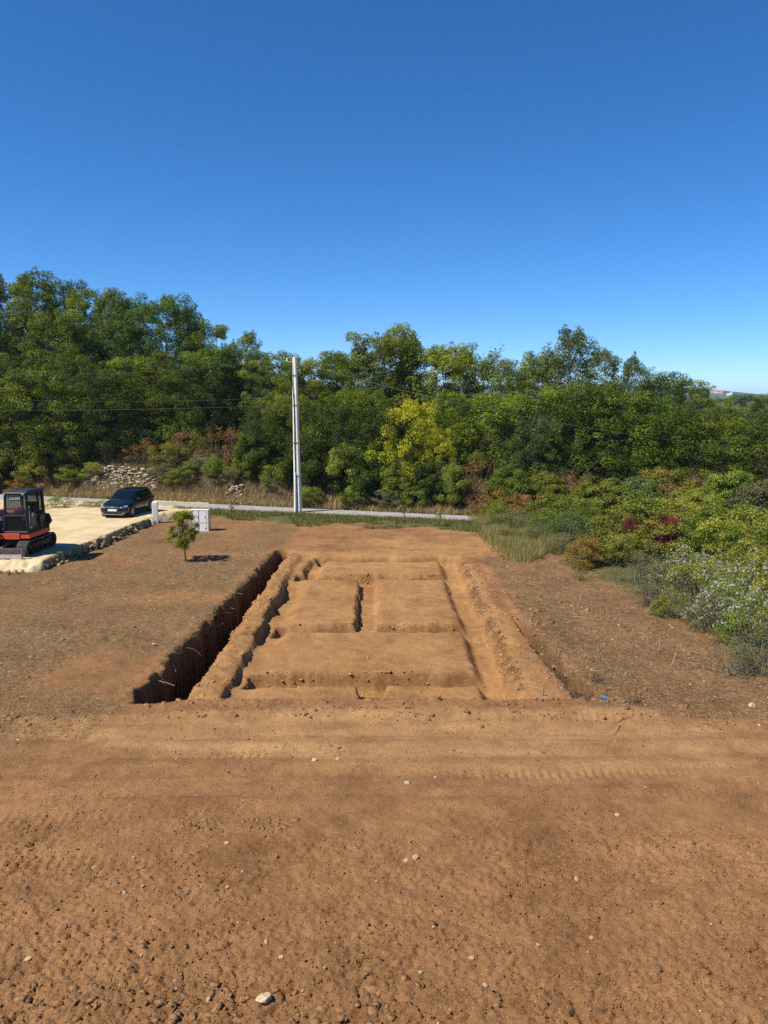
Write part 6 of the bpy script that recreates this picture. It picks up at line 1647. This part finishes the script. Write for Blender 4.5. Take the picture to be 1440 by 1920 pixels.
def make_sapling(x, y, H, label, seed):
    rnd, rg_ = random.Random(seed), np.random.default_rng(seed)
    e = empty('sapling', (x, y, zg(x, y) - 0.01))
    mb = MB()
    pts = limb((0, 0, -0.1), (rnd.uniform(-.05, .05), 0, H * 0.9), 0.022, 0.008, rnd, 6, 0.06, mb)
    cent = []
    for k in range(7):
        c = Vector((rnd.uniform(-.28, .3) * H, rnd.uniform(-.2, .2) * H, H * rnd.uniform(.55, 1.05)))
        cent.append(c); limb(pts[rnd.randint(2, 5)], c, 0.008, 0.004, rnd, 4, 0.12, mb)
    mb.build('trunk', bark, e, True)
    v, q, t = leaves(cent, [(.11, .11, .09)] * 7, 26, 0.055, rg_, shell=0.2)
    link(bpy.data.objects.new('crown', mesh_np('crown', v, q, bush_leaf, False, {'tone': t})), e)
    return tag(e, label, 'sapling')
make_sapling(0.92, 34.0, 1.15, 'spindly leafy sapling at the back of the plot, in front of the lane', 5)
make_sapling(2.5, 34.1, 0.7, 'short spindly sapling right of the taller one by the lane', 6)
make_sapling(-7.2, 36.0, 1.0, 'spindly sapling behind the meter cabinet', 9)

# ------------------------------------------------------------------ stakes and litter
def stake(name, x, y, h, r, mat, label, tilt=(0, 0), cat='stake'):
    z = zg(x, y)
    m = MB().box(-r, r, -r, r, -0.12, h - r * 1.5, r * .2)
    m.add([(-r, -r, h - r * 1.5), (r, -r, h - r * 1.5), (r, r, h - r * 1.5), (-r, r, h - r * 1.5), (0, 0, h)], [(0, 1, 4), (1, 2, 4), (2, 3, 4), (3, 0, 4)])
    o = m.build(name, mat, None, False, (x, y, z), (R(tilt[0]), R(tilt[1]), 0.4))
    return tag(o, label, cat)
stake('wooden_stake', 2.72, 31.3, 0.42, 0.02, straw_m, 'short pale wooden stake upright at the back of the plot')
stake('marker_stake', 3.12, 14.35, 0.17, 0.009, blue_m, 'thin blue marker stake at the front right corner of the dig')
rg = random.Random(2)
m = MB()
pts = []
for j in range(4):
    pts.append([(-.06 + .04 * i + rg.uniform(-.012, .012), -.045 + .03 * j + rg.uniform(-.01, .01), 0.03 + rg.uniform(-.012, .03)) for i in range(4)])
m.grid(pts)
m.grid([[(p[0] * .92, p[1] * .92, p[2] - 0.012) for p in r_] for r_ in pts])
tag(m.build('plastic_scrap', blue_m, None, True, (4.22, 13.98, zg(4.22, 13.98)), (0, 0, .5)), 'crumpled scrap of bright blue plastic on the soil right of the dig', 'plastic scrap')
tag(m.build('tarpaulin_strip', principled('green_sheeting', (0.02, 0.10, 0.07), 0.6), None, True, (-0.6, 35.6, zg(-0.6, 35.6) + 0.04), (0, 0, 0.3)), 'small dark green plastic strip in the verge by the lane', 'plastic strip')

# ------------------------------------------------------------------ stones one can pick out on the soil
PEB = [(-3.71, 7.23, .040, 'squarish pale stone alone near the lower left corner'), (-1.16, 6.63, .075, 'largest pale tan stone at the bottom edge of the soil'),
    (-1.25, 7.43, .033, 'white stone above the largest stone at the bottom'), (-1.07, 7.21, .028, 'small white stone just right of the white stone near the bottom'),
    (1.63, 7.37, .032, 'flat pale stone in the lower right soil, left of two'), (2.23, 7.49, .030, 'flat pale stone in the lower right soil, right of two'),
    (0.91, 7.21, .036, 'tan stone near the bottom right of the centre'), (-3.06, 8.27, .045, 'tan stone on the left of the tilled soil'),
    (-2.05, 9.28, .036, 'rounded pale stone left of centre in the tilled soil'), (-3.6, 8.81, .036, 'flattish pale stone at the left of the tilled soil'),
    (3.28, 10.06, .036, 'pale stone on the right-hand tilled soil'), (0.4, 8.96, .045, 'white stone in a close pair in the middle, right one'),
    (0.27, 8.9, .055, 'white stone in a close pair in the middle, left one'), (-5.42, 17.5, .07, 'pale stone on the mown ground left of the deep trench'),
    (6.97, 13.86, .08, 'large pale stone at the right edge of the cleared strip'), (1.0, 6.83, .03, 'small pale stone near the bottom edge right of centre'),
    (2.32, 8.52, .034, 'thin pale stone on the right of the tilled soil'), (-1.12, 11.64, .05, 'pale stone on the dusty track, left of centre'),
    (-0.75, 11.75, .045, 'pale stone on the dusty track beside its twin'), (0.35, 10.9, .05, 'white stone below the dusty track near the centre'),
    (-3.1, 23.3, .06, 'white stone on the berm of the left trench, halfway along'), (-3.3, 21.8, .05, 'small white stone on the berm of the left trench')]
rg = random.Random(12)
for x, y, s, lab in PEB:
    o = rock('stone', pebble_m, (x, y, zg(x, y) + s * 0.1), s, None, rg)
    tag(o, lab, 'stone', 'pale stones lying on the bare soil')
for k in range(32):
    y = 6.2 + 8 * rg.random() ** 1.3
    x = rg.uniform(-0.55, 0.55) * y
    s = rg.uniform(0.010, 0.026)
    o = rock('pebble', pebble_m, (x, y, zg(x, y) + s * 0.4), s, None, rg)
    tag(o, 'tiny pale pebble on the tilled soil in front', 'pebble', 'tiny pebbles on the tilled soil')

# loose clods: each kind one joined mass
def scatter_lumps(name, spots, mat, label, seed, kind='soil'):
    rnd = np.random.default_rng(seed)
    base = ROCKS[mat.name]
    V, F, b = [], [], 0
    import bmesh
    shapes = []
    for me in base[:4]:
        bm = bmesh.new(); bm.from_mesh(me)
        shapes.append((np.array([v.co[:] for v in bm.verts]), np.array([[v.index for v in f.verts] for f in bm.faces])))
        bm.free()
    for x, y, z, s in spots:
        vv, ff = shapes[rnd.integers(4)]
        a = rnd.uniform(0, 6.283)
        c_, s_ = math.cos(a), math.sin(a)
        sc = s * rnd.uniform(.7, 1.3, 3)
        w = vv * sc
        w = np.stack([w[:, 0] * c_ - w[:, 1] * s_ + x, w[:, 0] * s_ + w[:, 1] * c_ + y, w[:, 2] + z], 1)
        V.append(w); F.append(ff + b); b += len(w)
    me = mesh_np(name, np.concatenate(V), None, mat, False, tris=np.concatenate(F))
    return tag(link(bpy.data.objects.new(name, me)), label, kind, kind='stuff')
rn = np.random.default_rng(9)
def spots(n, fx, fy, smin, smax, pw=3.0, keep=None):
    y = fy(rn.random(n)); x = fx(rn.random(n), y)
    if keep is not None:
        k = keep(x, y); x, y = x[k], y[k]
    s = smin + (smax - smin) * rn.random(len(x)) ** pw
    z = ground_height(x, y)[0] - s * 0.12
    return np.stack([x, y, z, s], 1)
patchy = lambda t, f=0.8, sd=201: (lambda x, y: fbm(x * f, y * f, sd, 4) > t)
sp = [spots(1500, lambda r, y: (r - .5) * 1.15 * y, lambda r: 5.9 + 5.2 * r ** 1.2, 0.006, 0.034, 3.5, patchy(-0.05)),
      spots(420, lambda r, y: -4.4 + 4.6 * r, lambda r: 6.0 + 1.0 * r, 0.012, 0.065, 2.5),
      spots(260, lambda r, y: (r - .5) * 1.1 * y, lambda r: 6.0 + 2.2 * r, 0.01, 0.045, 2.5, patchy(0.1)),
      spots(600, lambda r, y: -4.6 + 9.6 * r, lambda r: 13.2 + 0.85 * r, 0.010, 0.065, 3.5),
      spots(90, lambda r, y: -2.8 + 1.6 * r, lambda r: 9.55 + 0.35 * r, 0.015, 0.055, 2),
      spots(500, lambda r, y: (r - .5) * 1.1 * y, lambda r: 10.6 + 3.0 * r, 0.01, 0.05, 3.0, patchy(0.1)),
      spots(380, lambda r, y: -5.0 - 5 * r, lambda r: 12.0 + 7 * r, 0.02, 0.10, 3.5, patchy(0.15)),
      spots(420, lambda r, y: 2.62 + 0.28 * r, lambda r: 14.6 + 12 * r, 0.012, 0.06, 2.5),
      spots(160, lambda r, y: 3.45 + 0.5 * r, lambda r: 14.2 + 6 * r, 0.015, 0.08, 2.0),
      spots(420, lambda r, y: 3.6 + 4.0 * r, lambda r: 13.0 + 9 * r, 0.015, 0.09, 3.0, patchy(0.0))]
scatter_lumps('loose_clods', np.concatenate(sp), clod_m, 'loose brown soil clods scattered over the tilled ground in front', 31)
fresh_clod = principled('fresh_clod', (0.50, 0.258, 0.10), 0.95, spec=0.05, nscale=14, bump=0.02, bscale=50, col2=(0.33, 0.152, 0.052))
ROCKS[fresh_clod.name] = [rock_mesh('clod_shape', 70 + k, fresh_clod, rough=0.75, sub=1) for k in range(4)]
e_ = lambda a, b: (lambda r, y: a + (b - a) * r)
sp = [spots(900, e_(-3.7, 3.4), lambda r: 14.2 + 13.8 * r, 0.010, 0.045, 3.5, patchy(-0.1)),
      spots(260, e_(-3.8, -3.2), lambda r: 14.2 + 13 * r, 0.015, 0.07, 2.5),
      spots(260, e_(2.6, 3.5), lambda r: 14.2 + 12 * r, 0.015, 0.06, 2.5)]
for yc in (15.95, 19.55, 25.3):
    sp.append(spots(170, e_(-2.8, 2.1), lambda r, yc=yc: yc - 0.22 + 0.3 * r, 0.012, 0.05, 3.0))
scatter_lumps('fresh_clods', np.concatenate(sp), fresh_clod, 'loose orange clods crumbled along the freshly dug footings', 32)
chip_m = pebble_m
def crumbs(name, xy, smin, smax, pw, mat, label, seed, sink=0.2):
    """tens of thousands of small eight-sided crumbs of earth, one joined mass"""
    r = np.random.default_rng(seed)
    x, y = xy
    n = len(x)
    s = smin + (smax - smin) * r.random(n) ** pw
    z = ground_height(x, y)[0] - s * sink
    base = np.array([(1, 0, 0), (0, 1, 0), (-1, 0, 0), (0, -1, 0), (0, 0, 1), (0, 0, -1)], float)
    v = base[None] * r.uniform(0.6, 1.25, (n, 6, 1)) + r.normal(0, 0.16, (n, 6, 3))
    a = r.uniform(0, 6.283, n); c_, s_ = np.cos(a)[:, None], np.sin(a)[:, None]
    v = np.stack([v[..., 0] * c_ - v[..., 1] * s_, v[..., 0] * s_ + v[..., 1] * c_, v[..., 2] * 0.8], 2) * s[:, None, None]
    v += np.stack([x, y, z], 1)[:, None, :]
    f = np.array([(0, 1, 4), (1, 2, 4), (2, 3, 4), (3, 0, 4), (1, 0, 5), (2, 1, 5), (3, 2, 5), (0, 3, 5)])
    F = (f[None] + 6 * np.arange(n)[:, None, None]).reshape(-1, 3)
    o = link(bpy.data.objects.new(name, mesh_np(name, v.reshape(-1, 3), None, mat, False, tris=F)))
    return tag(o, label, 'soil', kind='stuff')
rc = np.random.default_rng(77)
yy = 5.8 + 6.2 * rc.random(78000) ** 0.9
xx = (rc.random(len(yy)) - .5) * 1.22 * yy
k = rc.random(len(yy)) < 0.30 + 0.9 * sstep(-0.35, 0.5, fbm(xx * 0.9, yy * 1.5, 211, 4))
crumbs('soil_crumbs', (xx[k], yy[k]), 0.004, 0.021, 2.6, clod_m, 'fine brown crumbs of earth covering the tilled ground in front', 41)
yy = 12.0 + 3.0 * rc.random(16000)
xx = (rc.random(len(yy)) - .5) * 1.2 * yy
k = (rc.random(len(yy)) < sstep(-0.3, 0.6, fbm(xx * 0.8, yy * 1.8, 212, 4))) & (ground_height(xx, yy)[0] > -0.2)
crumbs('track_crumbs', (xx[k], yy[k]), 0.007, 0.028, 3.0, clod_m, 'scattered crumbs of earth on the graded track before the dig', 42)
yy = 12.5 + 14 * rc.random(34000) ** 1.1
xx = np.where(rc.random(len(yy)) < 0.62, -4.7 - 8.5 * rc.random(len(yy)), 3.8 + 4.2 * rc.random(len(yy)))
k = rc.random(len(yy)) < sstep(-0.25, 0.5, fbm(xx * 0.7, yy * 0.9, 214, 4))
crumbs('side_crumbs', (xx[k], yy[k]), 0.008, 0.036, 3.0, clod_m, 'brown crumbs of earth over the cleared ground either side of the dig', 44)
yy = 14.2 + 14 * rc.random(22000) ** 1.2
xx = -3.7 + 7.2 * rc.random(len(yy))
k = rc.random(len(yy)) < sstep(-0.3, 0.6, fbm(xx * 0.9, yy * 0.9, 213, 4))
crumbs('pad_crumbs', (xx[k], yy[k]), 0.008, 0.030, 3.0, fresh_clod, 'scattered orange crumbs of earth over the dug pads', 43)
sp = [spots(420, lambda r, y: (r - .5) * 1.2 * y, lambda r: 5.9 + 8 * r ** 1.2, 0.004, 0.012, 2.0), spots(90, e_(-3.7, 3.3), lambda r: 14.2 + 13 * r, 0.012, 0.03, 2.0),
      spots(160, e_(-11, -4.8), lambda r: 12 + 18 * r, 0.012, 0.035, 2.0), spots(160, e_(3.5, 7.5), lambda r: 13 + 14 * r, 0.012, 0.035, 2.0)]
scatter_lumps('stone_chips', np.concatenate(sp), pebble_m, 'small pale stone chips strewn through the bare soil', 33, 'stone chips')

# ------------------------------------------------------------------ cut stems standing right of the dig
STK = [(5.79, 19.37, .42), (5.97, 19.71, .40), (5.95, 18.86, .25), (6.05, 18.24, .22), (6.28, 17.62, .26), (6.31, 17.04, .46), (6.59, 17.62, .16), (6.16, 16.74, .2), (6.55, 15.88, .75), (7.25, 15.5, .62), (7.05, 15.72, .3),
       (6.23, 16.05, .5), (5.2, 20.3, .3), (5.45, 21.0, .35), (4.9, 18.2, .3), (5.3, 21.8, .4), (5.6, 20.4, .35), (6.9, 18.9, .35), (7.1, 17.4, .5), (4.6, 16.2, .35), (5.0, 17.2, .2), (6.8, 16.4, .3), (4.4, 20.8, .3), (6.2, 22.0, .4), (7.5, 16.8, .55), (7.6, 15.0, .5)]
rg = random.Random(17)
for i, (x, y, h) in enumerate(STK):
    z = zg(x, y)
    pts = limb((0, 0, -0.05), (rg.uniform(-.22, .22) * h * 1.6, rg.uniform(-.2, .2) * h, h), 0.011, 0.006, rg, 5, 0.06, (mb := MB()))
    if i == 8: limb(pts[1], (0.30, 0.05, 0.10), 0.016, 0.006, rg, 5, 0.1, mb)
    o = mb.build('cut_stem', straw_m if i < 14 else twig_m, None, True, (x, y, z))
    lab = {5: 'pale cut stem with torn top, tallest in the middle of the cleared strip', 8: 'forked pale cut branch standing on the cleared strip', 9: 'tall pale cut stem at the foot of the fluffy thicket'}.get(i, 'thin dry cut stem standing on the cleared strip right of the dig')
    tag(o, lab, 'cut stem', 'cut stems standing on the cleared strip')
for i in range(26):                                                # twigs lying flat
    y = 13 + 10 * rg.random(); x = 4.2 + 3.4 * rg.random()
    L_ = rg.uniform(.25, .7); a = rg.uniform(0, 6.28)
    mb = MB()
    q = (math.cos(a) * L_, math.sin(a) * L_)
    limb((0, 0, 0.02), (*q, zg(x + q[0], y + q[1]) - zg(x, y) + 0.03), 0.008, 0.004, rg, 5, 0.05, mb)
    tag(mb.build('twig', straw_m if i % 2 else twig_m, None, True, (x, y, zg(x, y))), 'thin dry twig lying on the cleared strip right of the dig', 'twig', 'twigs lying on the cleared strip')

# ------------------------------------------------------------------ haze: the air that fades the far hill
m, N, L, out = mat_base('haze_air')
pv = N.new('ShaderNodeVolumePrincipled')
pv.inputs['Color'].default_value = (0.62, 0.82, 1.0, 1)
pv.inputs['Density'].default_value = 0.00017
pv.inputs['Anisotropy'].default_value = 0.1
L.new(pv.outputs[0], out.inputs['Volume'])
tag(MB().box(-4300, 4300, -200, 4500, -32, 46).build('haze', m), 'thin pale haze over the whole valley', 'haze', kind='stuff')

# dark dead weeds along the right-hand cut
dead_leaf = leaf_mat('dead_weed', [(0.0, (0.035, 0.024, 0.014)), (0.6, (0.09, 0.06, 0.034)), (1.0, (0.20, 0.14, 0.08))], hue=0.0)
for i, (x, y, h, w, lab) in enumerate(((4.06, 14.35, .26, .34, 'dark dead weed at the front right corner of the dig'), (3.98, 15.15, .2, .36, 'dark dead weed behind the corner one along the right-hand cut'), (3.86, 16.0, .2, .4, 'dark dead weed halfway along the right-hand cut'), (3.72, 17.1, .17, .4, 'low dark dead weed near the far end of the right-hand cut'), (4.3, 14.9, .2, .3, 'small dead weed right of the right-hand cut'), (4.75, 13.9, .12, .3, 'tuft of dry weed beside the blue scrap'))):
    e = plant_shrub('dead_weed', 'feathery', i, x, y, h, w, dead_leaf, lab, 'dead weeds along the right-hand cut', 'weed')
    e.location.z = zg(x, y) - 0.01

# weeds rooted in the gravel yard, left of the car
for i, (x, y, h, w, m_, lab) in enumerate(((-16.3, 38.3, .75, 1.7, bush_leaf, 'green weed clump on the gravel yard left of the car'), (-15.2, 38.9, .4, 1.3, olive_leaf, 'low yellowish weed clump on the gravel just left of the car'), (-14.6, 39.6, .35, 1.2, bush_leaf, 'low green weed clump between the car and the lane'))):
    e = plant_shrub('weed_clump', 'fine', i, x, y, h, w, m_, lab, 'weeds on the gravel yard', 'weed')
    e.location.z = 0.15
